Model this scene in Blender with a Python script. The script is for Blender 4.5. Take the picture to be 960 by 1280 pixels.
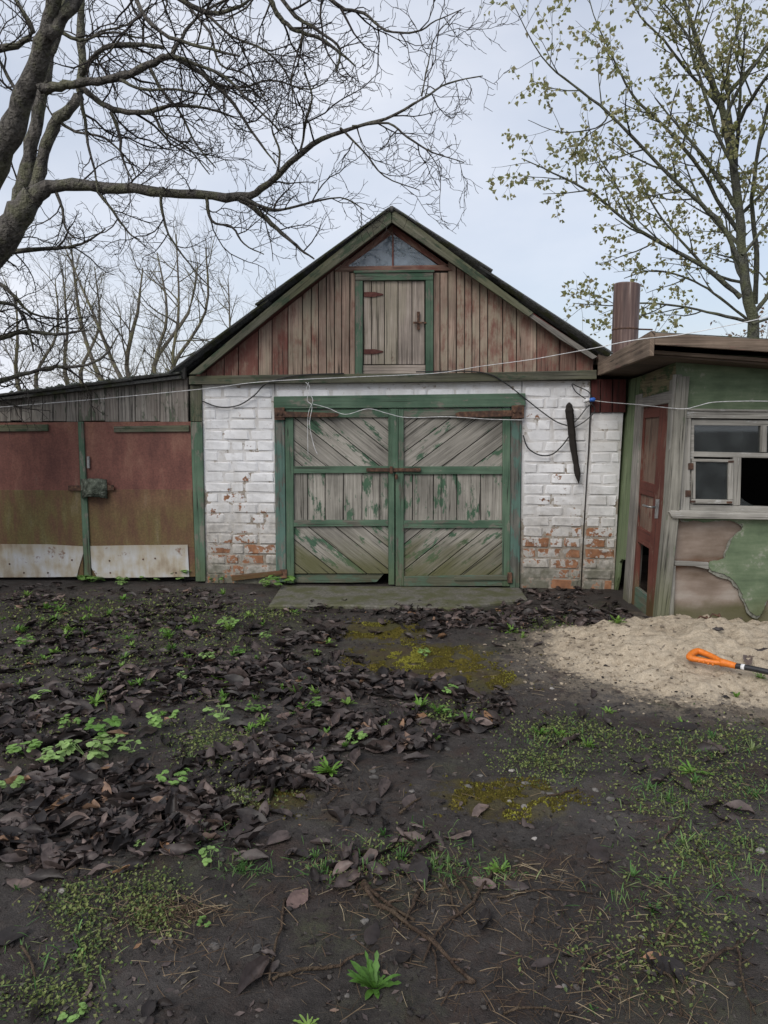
import bpy, bmesh, math, random
import numpy as np
from mathutils import Vector, Matrix, noise as mnoise

# ------------------------------------------------------------------ camera, sky, sun, exposure
for o in list(bpy.data.objects): bpy.data.objects.remove(o)
scene = bpy.context.scene
COL = scene.collection
R = math.radians
F_PX, W_PX, H_PX = 920.0, 960.0, 1280.0
HORIZON = 520.0
CAM = Vector((0, 0, 1.6))
PITCH = math.atan((640 - HORIZON) / F_PX)
cd = bpy.data.cameras.new('camera'); cam = bpy.data.objects.new('camera', cd); COL.objects.link(cam)
cam.location = CAM; cam.rotation_euler = (R(90) - PITCH, 0, 0)
cd.sensor_fit = 'VERTICAL'; cd.sensor_height = 36; cd.lens = F_PX / H_PX * 36
cd.clip_end = 2000; cd.clip_start = 0.05
scene.camera = cam

SUN_EL, SUN_AZ = R(42), math.atan2(-0.55, -0.83)
w = bpy.data.worlds.new('World'); scene.world = w; w.use_nodes = True
nt = w.node_tree; nt.nodes.clear()
def wn(t): return nt.nodes.new(t)
sky = wn('ShaderNodeTexSky'); sky.sky_type = 'NISHITA'; sky.sun_disc = False
sky.sun_elevation = SUN_EL; sky.sun_rotation = SUN_AZ; sky.air_density = 1.0; sky.dust_density = 2.0; sky.ozone_density = 1.5
tc = wn('ShaderNodeTexCoord'); mp = wn('ShaderNodeMapping'); mp.inputs['Scale'].default_value = (1, 1, 2.2)
mp.inputs['Location'].default_value = (0.35, 0.1, 0.6)
nz = wn('ShaderNodeTexNoise'); nz.inputs['Scale'].default_value = 1.7; nz.inputs['Detail'].default_value = 6; nz.inputs['Roughness'].default_value = 0.5
cr = wn('ShaderNodeValToRGB'); cr.color_ramp.elements[0].position = 0.30; cr.color_ramp.elements[1].position = 0.72
cr.color_ramp.elements[0].color = (0.52,)*3 + (1,); cr.color_ramp.elements[1].color = (0.97,)*3 + (1,)
nz2 = wn('ShaderNodeTexNoise'); nz2.inputs['Scale'].default_value = 3.1; nz2.inputs['Detail'].default_value = 5
cr2 = wn('ShaderNodeValToRGB')
cr2.color_ramp.elements[0].color = (5.7, 6.1, 6.9, 1); cr2.color_ramp.elements[1].color = (7.1, 7.25, 7.8, 1)
cr2.color_ramp.elements[0].position = 0.3; cr2.color_ramp.elements[1].position = 0.7
mx = wn('ShaderNodeMixRGB'); bg = wn('ShaderNodeBackground'); bg.inputs['Strength'].default_value = 0.09
ow = wn('ShaderNodeOutputWorld')
L = nt.links.new
L(tc.outputs['Generated'], mp.inputs['Vector']); L(mp.outputs[0], nz.inputs['Vector']); L(mp.outputs[0], nz2.inputs['Vector'])
L(nz.outputs['Fac'], cr.inputs['Fac']); L(nz2.outputs['Fac'], cr2.inputs['Fac'])
L(cr.outputs['Color'], mx.inputs['Fac']); L(sky.outputs['Color'], mx.inputs['Color1']); L(cr2.outputs['Color'], mx.inputs['Color2'])
L(mx.outputs['Color'], bg.inputs['Color']); L(bg.outputs[0], ow.inputs[0])

sd = bpy.data.lights.new('sun', 'SUN'); sd.energy = 1.5; sd.angle = R(35); sd.color = (1, 0.96, 0.9)
sun = bpy.data.objects.new('sun', sd); COL.objects.link(sun)
sdir = Vector((math.sin(SUN_AZ) * math.cos(SUN_EL), math.cos(SUN_AZ) * math.cos(SUN_EL), math.sin(SUN_EL)))
sun.rotation_euler = sdir.to_track_quat('Z', 'Y').to_euler(); sun.location = sdir * 30
scene.view_settings.view_transform = 'Standard'; scene.view_settings.look = 'None'
scene.view_settings.exposure = 0.6; scene.view_settings.gamma = 1; scene.view_settings.use_curve_mapping = False
scene.render.engine = 'CYCLES'; scene.cycles.max_bounces = 5; scene.cycles.transparent_max_bounces = 12

# ------------------------------------------------------------------ geometry helpers
rng = random.Random(7)
FWD = Vector((0, math.cos(PITCH), -math.sin(PITCH))); UP = Vector((0, math.sin(PITCH), math.cos(PITCH))); RIGHT = Vector((1, 0, 0))
def ray(px, py): return FWD * F_PX + RIGHT * (px - 480) + UP * (640 - py)
def at_depth(px, py, Y):
    d = ray(px, py); return CAM + d * (Y / d.y)
def G(px, py, z=0.0):
    d = ray(px, py); return CAM + d * ((z - CAM.z) / d.z)
def project(p):
    v = Vector(p) - CAM; f = v.dot(FWD)
    if f < 0.05: return (-1e5, -1e5, f)
    return (480 + F_PX * v.dot(RIGHT) / f, 640 - F_PX * v.dot(UP) / f, f)
class Plane:
    def __init__(s, o, u, v):
        s.o = Vector(o); s.u = Vector(u).normalized(); v = Vector(v); s.v = (v - s.u * v.dot(s.u)).normalized()
        s.n = s.u.cross(s.v)            # outward, towards the viewer
    def P(s, px, py, off=0.0):
        d = ray(px, py); o = s.o + s.n * off
        return CAM + d * ((o - CAM).dot(s.n) / d.dot(s.n))
    def uv(s, p): q = p - s.o; return (q.dot(s.u), q.dot(s.v))
    def W(s, u, v, off=0.0): return s.o + s.u * u + s.v * v + s.n * off

def empty(name, loc, label=None, cat=None, group=None):
    o = bpy.data.objects.new(name, None); COL.objects.link(o); o.location = loc; o.empty_display_size = 0.1
    tag(o, label, cat, group); return o
def tag(o, label=None, cat=None, group=None, kind=None):
    if label: o['label'] = label
    if cat: o['category'] = cat
    if group: o['group'] = group
    if kind: o['kind'] = kind
    return o
BASE = {}
def root_of(o):
    while o.parent: o = o.parent
    return o
def link_mesh(name, me, mat, parent=None, loc=None):
    o = bpy.data.objects.new(name, me); COL.objects.link(o)
    if mat and not me.materials: me.materials.append(mat)
    if parent: o.parent = parent
    if loc is not None: o.location = loc
    return o
def mesh_from(name, verts, faces, mat, parent=None, smooth=False, uvs=None):
    """verts in world space; made local to the thing's base"""
    base = root_of(parent).location if parent else Vector((0, 0, 0))
    me = bpy.data.meshes.new(name)
    me.from_pydata([tuple(Vector(v) - base) for v in verts], [], faces)
    if smooth: me.polygons.foreach_set('use_smooth', [True] * len(me.polygons))
    me.update()
    return link_mesh(name, me, mat, parent)
def prism(name, front, thick_vec, mat, parent, bev=0.003, duv=None, jit=0.0):
    """polygon `front` (world points) extruded by thick_vec"""
    base = root_of(parent).location if parent else Vector((0, 0, 0))
    bm = bmesh.new()
    n = len(front)
    f = [bm.verts.new(p - base) for p in front]; b = [bm.verts.new(p + thick_vec - base) for p in front]
    bm.faces.new(f); bm.faces.new(b[::-1])
    for i in range(n): bm.faces.new((f[i], b[i], b[(i + 1) % n], f[(i + 1) % n]))
    bmesh.ops.recalc_face_normals(bm, faces=bm.faces)
    if bev > 0:
        bmesh.ops.bevel(bm, geom=list(bm.edges), offset=bev, segments=1, affect='EDGES', clamp_overlap=True)
    if duv:
        lay = bm.loops.layers.uv.new('UVMap'); d, e = duv; t = thick_vec.normalized()
        ou, ov = rng.uniform(0, 50), rng.uniform(0, 50)
        for fc in bm.faces:
            for lp in fc.loops:
                p = lp.vert.co
                lp[lay].uv = (p.dot(d) + ou, p.dot(e) + p.dot(t) + ov)
    me = bpy.data.meshes.new(name); bm.to_mesh(me); bm.free()
    return link_mesh(name, me, mat, parent)
def slab(name, pl, pts, off, thick, mat, parent, grain=(0, 1), bev=0.003):
    """polygon given in photo pixels, laid on a plane; grain direction in the plane"""
    fr = [pl.P(x, y, off) for x, y in pts]
    g = (pl.u * grain[0] + pl.v * grain[1]).normalized(); e = pl.n.cross(g)
    return prism(name, fr, pl.n * -thick, mat, parent, bev, (g, e))
def boxw(name, lo, hi, mat, parent, bev=0.003):
    x0, y0, z0 = lo; x1, y1, z1 = hi
    fr = [Vector((x0, y0, z0)), Vector((x1, y0, z0)), Vector((x1, y0, z1)), Vector((x0, y0, z1))]
    d = Vector((1, 0, 0)) if x1 - x0 > z1 - z0 else Vector((0, 0, 1))
    return prism(name, fr, Vector((0, y1 - y0, 0)), mat, parent, bev, (d, Vector((0, 1, 0)).cross(d)))
def tube_into(V, Fc, pts, rads, sides=6, cap=True):
    """append a tapered tube to the lists"""
    n = len(pts); b0 = len(V)
    ref = Vector((0.31, 0.17, 0.93))
    for i in range(n):
        t = (pts[min(i + 1, n - 1)] - pts[max(i - 1, 0)])
        if t.length < 1e-9: t = Vector((0, 0, 1))
        t.normalize()
        a = t.cross(ref)
        if a.length < 0.05: a = t.cross(Vector((1, 0, 0)))
        a.normalize(); b = t.cross(a)
        for k in range(sides):
            an = 2 * math.pi * k / sides
            V.append(pts[i] + (a * math.cos(an) + b * math.sin(an)) * rads[i])
    for i in range(n - 1):
        for k in range(sides):
            k2 = (k + 1) % sides
            Fc.append((b0 + i * sides + k, b0 + i * sides + k2, b0 + (i + 1) * sides + k2, b0 + (i + 1) * sides + k))
    if cap:
        Fc.append(tuple(b0 + k for k in range(sides))[::-1]); Fc.append(tuple(b0 + (n - 1) * sides + k for k in range(sides)))
def smooth_path(pts, n=4):
    """Catmull-Rom"""
    out = []
    P = [pts[0]] + list(pts) + [pts[-1]]
    for i in range(1, len(P) - 2):
        for k in range(n):
            t = k / n; a, b, c, d = P[i - 1], P[i], P[i + 1], P[i + 2]
            out.append(0.5 * ((2 * b) + (c - a) * t + (2 * a - 5 * b + 4 * c - d) * t * t + (3 * b - a - 3 * c + d) * t ** 3))
    out.append(pts[-1]); return out
def tube(name, pts, rad, mat, parent=None, sides=6, sm=4, smooth=True):
    p = smooth_path([Vector(q) for q in pts], sm) if sm > 1 and len(pts) > 2 else [Vector(q) for q in pts]
    if not hasattr(rad, '__len__'): rad = [rad, rad]
    rr = [np.interp(i / (len(p) - 1), np.linspace(0, 1, len(rad)), rad) for i in range(len(p))]
    V, Fc = [], []; tube_into(V, Fc, p, rr, sides)
    return mesh_from(name, V, Fc, mat, parent, smooth)
def n3(x, y, z=0.0): return mnoise.noise(Vector((x, y, z)))

# ------------------------------------------------------------------ material helpers
class M:
    def __init__(s, name):
        s.m = bpy.data.materials.new(name); s.m.use_nodes = True; s.t = s.m.node_tree; s.t.nodes.clear()
        s.o = s.t.nodes.new('ShaderNodeOutputMaterial'); s._geo = None
    def nd(s, ty, **kw):
        n = s.t.nodes.new(ty)
        for k, v in kw.items(): setattr(n, k, v)
        return n
    def put(s, sock, v):
        if isinstance(v, bpy.types.NodeSocket): s.t.links.new(v, sock)
        elif hasattr(v, '__len__') and sock.type == 'RGBA' and len(v) == 3: sock.default_value = (*v, 1)
        else: sock.default_value = v
    def pos(s):
        if not s._geo: s._geo = s.nd('ShaderNodeNewGeometry')
        return s._geo.outputs['Position']
    def uv(s): return s.nd('ShaderNodeUVMap').outputs[0]
    def rnd(s): return s.nd('ShaderNodeObjectInfo').outputs['Random']
    def attr(s, name): return s.nd('ShaderNodeAttribute', attribute_name=name).outputs['Fac']
    def map(s, vec, scale=(1, 1, 1), loc=(0, 0, 0)):
        n = s.nd('ShaderNodeMapping'); s.put(n.inputs[0], vec); s.put(n.inputs['Scale'], scale); s.put(n.inputs['Location'], loc); return n.outputs[0]
    def noise(s, scale, detail=4, vec=None, rough=0.55, dist=0.0):
        n = s.nd('ShaderNodeTexNoise'); s.put(n.inputs['Vector'], vec if vec is not None else s.pos())
        n.inputs['Scale'].default_value = scale; n.inputs['Detail'].default_value = detail; n.inputs['Roughness'].default_value = rough; n.inputs['Distortion'].default_value = dist
        return n.outputs['Fac']
    def voro(s, scale, vec=None, feature='F1'):
        n = s.nd('ShaderNodeTexVoronoi', feature=feature); s.put(n.inputs['Vector'], vec if vec is not None else s.pos()); n.inputs['Scale'].default_value = scale
        return n.outputs['Distance']
    def ma(s, op, a, b=0.0, clamp=False):
        n = s.nd('ShaderNodeMath', operation=op, use_clamp=clamp); s.put(n.inputs[0], a); s.put(n.inputs[1], b); return n.outputs[0]
    def rng(s, v, a, b, c=0.0, d=1.0, smooth=True):
        n = s.nd('ShaderNodeMapRange'); n.interpolation_type = 'SMOOTHSTEP' if smooth else 'LINEAR'
        for i, x in enumerate((v, a, b, c, d)): s.put(n.inputs[i], x)
        return n.outputs[0]
    def mix(s, f, a, b, mode='MIX'):
        n = s.nd('ShaderNodeMixRGB', blend_type=mode); s.put(n.inputs[0], f); s.put(n.inputs[1], a); s.put(n.inputs[2], b); return n.outputs[0]
    def ramp(s, f, stops):
        n = s.nd('ShaderNodeValToRGB'); s.put(n.inputs[0], f); el = n.color_ramp.elements
        while len(el) < len(stops): el.new(0.5)
        for e, (p, c) in zip(el, stops): e.position = p; e.color = (*c, 1)
        return n.outputs[0]
    def val(s, v):   # scalar to grey multiply colour
        n = s.nd('ShaderNodeCombineColor'); [s.put(n.inputs[i], v) for i in range(3)]; return n.outputs[0]
    def z(s):
        n = s.nd('ShaderNodeSeparateXYZ'); s.put(n.inputs[0], s.pos()); return n.outputs[2]
    def xy(s):
        n = s.nd('ShaderNodeSeparateXYZ'); s.put(n.inputs[0], s.pos()); return n.outputs[0], n.outputs[1]
    def done(s, color, rough=0.8, bump=None, bstr=0.3, bdist=0.01, metal=0.0, spec=0.5, trans=None):
        b = s.nd('ShaderNodeBsdfPrincipled'); s.put(b.inputs['Base Color'], color); s.put(b.inputs['Roughness'], rough)
        s.put(b.inputs['Metallic'], metal); b.inputs['Specular IOR Level'].default_value = spec
        if bump is not None:
            n = s.nd('ShaderNodeBump'); n.inputs['Strength'].default_value = bstr; n.inputs['Distance'].default_value = bdist
            s.put(n.inputs['Height'], bump); s.t.links.new(n.outputs[0], b.inputs['Normal'])
        sh = b.outputs[0]
        if trans:
            t = s.nd('ShaderNodeBsdfTranslucent'); s.put(t.inputs[0], color); x = s.nd('ShaderNodeMixShader'); x.inputs[0].default_value = trans
            s.t.links.new(sh, x.inputs[1]); s.t.links.new(t.outputs[0], x.inputs[2]); sh = x.outputs[0]
        s.t.links.new(sh, s.o.inputs[0]); return s.m

def wood(name, dark, light, paint=None, cover=0.0, paint2=None, moss=0.0, moss_top=0.6, moss_col=(0.07, 0.075, 0.02), tint=None, tint_amt=0.0, rough=0.85, vary=0.35, soft=0.025):
    """weathered board: grain from the board's own UV, flaking paint, algae near the ground"""
    m = M(name); uv = m.uv()
    g1 = m.noise(1.0, 6, m.map(uv, (1.6, 55, 1)), 0.6, 0.6); g2 = m.noise(1.0, 3, m.map(uv, (7, 190, 1)), 0.6)
    grain = m.ma('ADD', m.ma('MULTIPLY', g1, 0.7), m.ma('MULTIPLY', g2, 0.3))
    col = m.ramp(grain, [(0.33, dark), (0.52, tuple((a + b) / 2 for a, b in zip(dark, light))), (0.68, light)])
    blot = m.noise(2.6, 4); bl2 = m.noise(1.0, 4, m.map(uv, (1.2, 5, 1)))
    col = m.mix(1.0, col, m.val(m.rng(blot, 0.3, 0.7, 0.72, 1.2)), 'MULTIPLY')
    col = m.mix(1.0, col, m.val(m.rng(m.rnd(), 0, 1, 1 - vary, 1 + vary * 0.6, False)), 'MULTIPLY')
    if tint:
        col = m.mix(m.ma('MULTIPLY', m.rng(m.ma('ADD', bl2, m.ma('MULTIPLY', m.rnd(), 0.22)), 0.46, 0.72), tint_amt), col, tint)
    pm = None
    if paint:
        a = m.noise(1.0, 8, m.map(uv, (5, 11, 1)), 0.65); b = m.ma('MULTIPLY', m.ma('SUBTRACT', g2, 0.5), 0.35)
        pm = m.rng(m.ma('ADD', m.ma('ADD', a, b), m.ma('MULTIPLY', m.ma('SUBTRACT', m.rnd(), 0.5), 0.14)), 0.5 + 0.3 * (1 - 2 * cover) - soft, 0.5 + 0.3 * (1 - 2 * cover) + soft)
        pc = m.ramp(m.noise(3.0, 5), [(0.3, paint), (0.7, paint2 or tuple(c * 1.5 for c in paint))])
        pc = m.mix(0.5, pc, m.val(m.rng(grain, 0.3, 0.7, 0.6, 1.25)), 'MULTIPLY')
        col = m.mix(pm, col, pc)
    if moss > 0:
        mm = m.ma('MULTIPLY', m.rng(m.ma('ADD', m.z(), m.ma('MULTIPLY', m.ma('SUBTRACT', bl2, 0.5), 0.9)), 0.05, moss_top, 1, 0), moss)
        col = m.mix(mm, col, moss_col)
    # grime along cracks
    col = m.mix(m.rng(g1, 0.32, 0.42, 0.75, 0), col, (0.02, 0.018, 0.016))
    h = grain if pm is None else m.ma('ADD', grain, m.ma('MULTIPLY', pm, 0.25))
    return m.done(col, rough, h, 0.55, 0.006, spec=0.25)

GREEN = (0.05, 0.095, 0.062); GREEN2 = (0.09, 0.15, 0.1)
MAT = {}
MAT['green'] = wood('green_painted_wood', (0.10, 0.10, 0.08), (0.24, 0.23, 0.19), GREEN, 0.62, (0.115, 0.175, 0.12), moss=0.4, moss_top=0.4, vary=0.2)
MAT['green_dark'] = wood('dark_green_painted_wood', (0.055, 0.055, 0.04), (0.17, 0.165, 0.125), (0.04, 0.058, 0.038), 0.45, (0.065, 0.085, 0.052), tint=(0.115, 0.12, 0.06), tint_amt=0.5, vary=0.15)
MAT['grey_green'] = wood('grey_boards_with_green_remnants', (0.14, 0.13, 0.11), (0.40, 0.375, 0.33), GREEN, 0.33, (0.08, 0.15, 0.09), moss=0.85, moss_top=0.55, moss_col=(0.085, 0.085, 0.03), vary=0.18)
MAT['grey'] = wood('weathered_grey_wood', (0.11, 0.10, 0.088), (0.31, 0.29, 0.26), (0.08, 0.13, 0.09), 0.12, moss=0.5, moss_top=0.35, vary=0.2)
MAT['jamb'] = wood('grey_green_worn_jamb', (0.07, 0.07, 0.062), (0.18, 0.18, 0.155), (0.07, 0.12, 0.10), 0.42, moss=0.4, moss_top=0.3, vary=0.1)
MAT['red_plank'] = wood('faded_red_gable_boards', (0.18, 0.115, 0.088), (0.56, 0.42, 0.33), (0.16, 0.065, 0.05), 0.38, (0.23, 0.115, 0.088), tint=(0.31, 0.28, 0.205), tint_amt=0.7, vary=0.28, soft=.15)
MAT['red_deep'] = wood('deep_red_gable_boards', (0.14, 0.072, 0.058), (0.38, 0.25, 0.19), (0.14, 0.052, 0.042), 0.55, (0.2, 0.09, 0.07), tint=(0.2, 0.18, 0.13), tint_amt=0.45, vary=0.25, soft=.12)
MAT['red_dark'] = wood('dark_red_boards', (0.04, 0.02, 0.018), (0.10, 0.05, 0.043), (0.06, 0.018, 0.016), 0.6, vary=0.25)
MAT['attic'] = wood('attic_door_boards', (0.2, 0.165, 0.135), (0.56, 0.475, 0.41), (0.16, 0.085, 0.065), 0.2, (0.26, 0.19, 0.145), tint=(0.27, 0.25, 0.17), tint_amt=0.5, vary=0.12)
MAT['shed_plank'] = wood('lichened_shed_boards', (0.11, 0.10, 0.09), (0.44, 0.41, 0.365), (0.075, 0.09, 0.065), 0.36, (0.11, 0.125, 0.09), tint=(0.10, 0.075, 0.062), tint_amt=0.45, vary=0.2)
MAT['door_red'] = wood('worn_red_door', (0.10, 0.055, 0.042), (0.21, 0.13, 0.095), (0.085, 0.026, 0.02), 0.66, (0.15, 0.055, 0.04), moss=0.5, moss_top=0.35, vary=0.12)
MAT['door_panel'] = wood('worn_red_door_panel', (0.12, 0.075, 0.055), (0.26, 0.18, 0.135), (0.12, 0.045, 0.035), 0.4, (0.18, 0.085, 0.06), vary=0.1)
MAT['shack_green'] = wood('green_painted_side_board', (0.16, 0.15, 0.11), (0.3, 0.28, 0.2), (0.11, 0.15, 0.075), 0.74, (0.18, 0.22, 0.125), moss=0.3, moss_top=0.3, vary=0.05)
MAT['shack_tan'] = wood('bare_and_green_panel', (0.10, 0.085, 0.05), (0.25, 0.21, 0.12), (0.05, 0.08, 0.035), 0.42, (0.085, 0.115, 0.05), vary=0.05)
MAT['fascia'] = wood('brown_roof_boards', (0.09, 0.065, 0.048), (0.29, 0.22, 0.165), (0.13, 0.075, 0.058), 0.34, (0.18, 0.115, 0.09), vary=0.15)
MAT['window_wood'] = wood('bare_grey_window_wood', (0.17, 0.16, 0.14), (0.38, 0.365, 0.33), (0.42, 0.42, 0.4), 0.25, (0.5, 0.5, 0.48), moss=0.35, moss_top=0.3, vary=0.1)
MAT['corner'] = wood('grey_corner_boards', (0.12, 0.115, 0.095), (0.31, 0.295, 0.255), (0.10, 0.13, 0.085), 0.36, (0.16, 0.18, 0.12), moss=0.6, moss_top=0.7, moss_col=(0.09, 0.10, 0.035), vary=0.1)
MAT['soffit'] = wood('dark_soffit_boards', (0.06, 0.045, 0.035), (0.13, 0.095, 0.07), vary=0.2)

def whitewash(name, joint):
    m = M(name)
    p = m.pos(); z = m.z()
    n1 = m.noise(5.0, 7, p, 0.62); n2 = m.noise(26, 5, p, 0.6); n3_ = m.noise(1.6, 3, p)
    br = m.ramp(m.noise(14, 5), [(0.3, (0.15, 0.075, 0.045)), (0.55, (0.27, 0.13, 0.07)), (0.75, (0.36, 0.21, 0.13))])
    if joint: br = m.ramp(n2, [(0.3, (0.15, 0.125, 0.10)), (0.7, (0.34, 0.30, 0.25))])
    white = m.ramp(n1, [(0.25, (0.55, 0.55, 0.56)), (0.6, (0.76, 0.76, 0.77)), (0.8, (0.80, 0.80, 0.80))])
    white = m.mix(m.rng(n3_, 0.45, 0.7, 0, 0.45), white, (0.5, 0.485, 0.46))
    white = m.mix(m.rng(m.noise(1, 5, m.map(p, (9, 9, 1.2))), 0.55, 0.72, 0, 0.4), white, (0.4, 0.37, 0.33))
    if joint: white = m.mix(m.rng(n1, 0.4, 0.6, 0.05, 0.6), white, (0.42, 0.39, 0.355))
    # dirt and damp towards the ground, with its own ragged outline
    zz = m.ma('ADD', z, m.ma('MULTIPLY', m.ma('SUBTRACT', n1, 0.5), 0.9))
    damp = m.rng(zz, 0.15, 1.15, 0.8, 0)
    white = m.mix(damp, white, m.ramp(n2, [(0.35, (0.17, 0.145, 0.11)), (0.65, (0.42, 0.385, 0.33))]))
    white = m.mix(m.rng(m.ma('ADD', zz, 0), 0.0, 0.28, 0.8, 0), white, (0.085, 0.085, 0.055))
    low = m.rng(z, 0.2, 1.3, 0.12, 0.0)
    per = m.ma('MULTIPLY', m.ma('SUBTRACT', m.rnd(), 0.5), 0.11 if not joint else 0.0)
    pk = m.ma('ADD', m.ma('ADD', m.ma('ADD', m.ma('MULTIPLY', n1, 0.7), m.ma('MULTIPLY', n2, 0.3)), low), per)
    th = 0.585 if joint else 0.635
    peel = m.rng(pk, th, th + 0.035)
    col = m.mix(peel, white, br)
    col = m.mix(m.rng(n2, 0.58, 0.72, 0, 0.6 if joint else 0.3), col, (0.24, 0.2, 0.165))
    h = m.ma('SUBTRACT', m.ma('ADD', m.ma('MULTIPLY', n1, 0.7), m.ma('MULTIPLY', n2, 0.5)), m.ma('MULTIPLY', peel, 0.35))
    return m.done(col, 0.9, h, 0.6, 0.012, spec=0.2)
MAT['brick'] = whitewash('whitewashed_brick', False)
MAT['mortar'] = whitewash('whitewashed_mortar', True)

def metal_door(name='rusty_red_sheet_door', olive=0.0):
    m = M(name); z = m.z(); p = m.pos()
    st = m.noise(1.0, 6, m.map(p, (9, 9, 2.2)), 0.65); n = m.noise(3.2, 8, None, 0.65); f = m.noise(60, 3)
    top = m.ramp(m.ma('ADD', m.ma('MULTIPLY', st, 0.5), m.ma('MULTIPLY', n, 0.5)), [(0.32, (0.085, 0.033, 0.027)), (0.5, (0.155, 0.062, 0.047)), (0.68, (0.23, 0.115, 0.08))])
    low = m.ramp(st, [(0.3, (0.085, 0.055, 0.022)), (0.55, (0.115, 0.095, 0.032)), (0.75, (0.16, 0.135, 0.065))])
    zz = m.ma('ADD', z, m.ma('MULTIPLY', m.ma('SUBTRACT', st, 0.5), 0.55))
    mask = m.ma('ADD', m.ma('MULTIPLY', m.rng(zz, 0.62, 0.86, 1 - olive, 0), m.rng(n, 0.3, 0.6, 0.2, 0.8)), m.ma('MULTIPLY', m.rng(st, 0.3, 0.62, 0.35, 1), olive))
    col = m.mix(mask, top, low)
    col = m.mix(m.rng(st, 0.62, 0.72, 0, 0.25), col, (0.2, 0.16, 0.12))
    col = m.mix(m.rng(n, 0.66, 0.76, 0, 0.5), col, (0.16, 0.06, 0.025))
    col = m.mix(1, col, m.val(m.rng(f, 0.3, 0.7, 0.85, 1.15)), 'MULTIPLY')
    return m.done(col, 0.62, m.ma('ADD', n, m.ma('MULTIPLY', f, 0.4)), 0.25, 0.006, spec=0.35)
MAT['metal_door'] = metal_door()
MAT['metal_low'] = metal_door('algae_stained_sheet', 0.85)
MAT['metal_mid'] = metal_door('half_algae_stained_sheet', 0.5)
def kick():
    m = M('pale_painted_sheet'); p = m.pos(); n = m.noise(5, 6); st = m.noise(1, 5, m.map(p, (14, 14, 2.5))); f = m.noise(40, 4)
    col = m.ramp(m.ma('ADD', m.ma('MULTIPLY', n, 0.6), m.ma('MULTIPLY', st, 0.4)), [(0.34, (0.23, 0.17, 0.11)), (0.47, (0.38, 0.34, 0.27)), (0.6, (0.47, 0.48, 0.49))])
    z = m.z()
    col = m.mix(m.rng(m.ma('ADD', z, m.ma('MULTIPLY', m.ma('SUBTRACT', n, 0.5), 0.35)), 0.24, 0.4, 0, 0.55), col, (0.27, 0.23, 0.15))
    col = m.mix(m.rng(m.ma('ADD', n, m.ma('MULTIPLY', f, 0.2)), 0.71, 0.8, 0, 0.8), col, (0.15, 0.065, 0.03))
    return m.done(col, 0.6, n, 0.2, 0.004, spec=0.35)
MAT['kick'] = kick()
def rust(name, a, b, c, rough=0.75, sc=30):
    m = M(name); n = m.noise(sc, 6); n2 = m.noise(4, 4)
    col = m.mix(m.rng(n2, 0.35, 0.7, 0, 0.6), m.ramp(n, [(0.3, a), (0.52, b), (0.72, c)]), a)
    return m.done(col, rough, n, 0.5, 0.004, spec=0.35)
MAT['rust'] = rust('rusted_iron', (0.03, 0.018, 0.014), (0.085, 0.042, 0.026), (0.19, 0.105, 0.06))
MAT['rust_red'] = rust('red_iron', (0.06, 0.018, 0.015), (0.11, 0.035, 0.028), (0.15, 0.07, 0.05))
def pipe():
    m = M('rusty_highlighted_pipe'); p = m.pos(); st = m.noise(1, 6, m.map(p, (26, 26, 1.4)), 0.65); n = m.noise(30, 5)
    col = m.ramp(st, [(0.3, (0.05, 0.03, 0.027)), (0.5, (0.12, 0.075, 0.065)), (0.6, (0.19, 0.13, 0.11)), (0.72, (0.42, 0.36, 0.32))])  # palest stop paints vertical highlight streaks into the rust colour
    return m.done(col, 0.5, n, 0.25, 0.004, spec=0.45)
MAT['pipe'] = pipe()
def roofing():
    m = M('mossy_roof_sheets'); n = m.noise(7, 6); f = m.noise(50, 4)
    col = m.ramp(f, [(0.3, (0.045, 0.045, 0.042)), (0.7, (0.12, 0.12, 0.115))])
    col = m.mix(m.rng(n, 0.48, 0.62, 0, 0.8), col, (0.05, 0.055, 0.02))
    return m.done(col, 0.9, m.ma('ADD', n, f), 0.6, 0.01, spec=0.2)
MAT['roofing'] = roofing()
def felt():
    m = M('lichened_rubber'); v = m.voro(55); n = m.noise(22, 5)
    col = m.ramp(n, [(0.35, (0.035, 0.04, 0.03)), (0.6, (0.12, 0.135, 0.105)), (0.75, (0.27, 0.28, 0.23))])
    return m.done(col, 0.9, m.ma('ADD', n, v), 0.8, 0.01, spec=0.2)
MAT['felt'] = felt()
def shack_front():
    m = M('faded_green_wallboard'); p = m.pos(); n = m.noise(4.5, 7, p, 0.65); st = m.noise(1, 6, m.map(p, (3.2, 3, 26)), 0.65); f = m.noise(35, 4); z = m.z()
    s = m.ma('ADD', m.ma('MULTIPLY', n, 0.55), m.ma('MULTIPLY', st, 0.45))
    col = m.ramp(s, [(0.3, (0.06, 0.085, 0.05)), (0.5, (0.115, 0.155, 0.09)), (0.7, (0.19, 0.225, 0.145))])
    col = m.mix(m.rng(m.ma('ADD', n, m.ma('MULTIPLY', f, 0.25)), 0.72, 0.82, 0, 0.6), col, (0.3, 0.29, 0.25))
    col = m.mix(m.rng(m.ma('ADD', z, m.ma('MULTIPLY', n, 0.3)), 0.2, 0.45, 0.6, 0), col, (0.1, 0.1, 0.045))
    return m.done(col, 0.75, m.ma('ADD', n, f), 0.3, 0.006, spec=0.3)
MAT['wallboard'] = shack_front()
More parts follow.
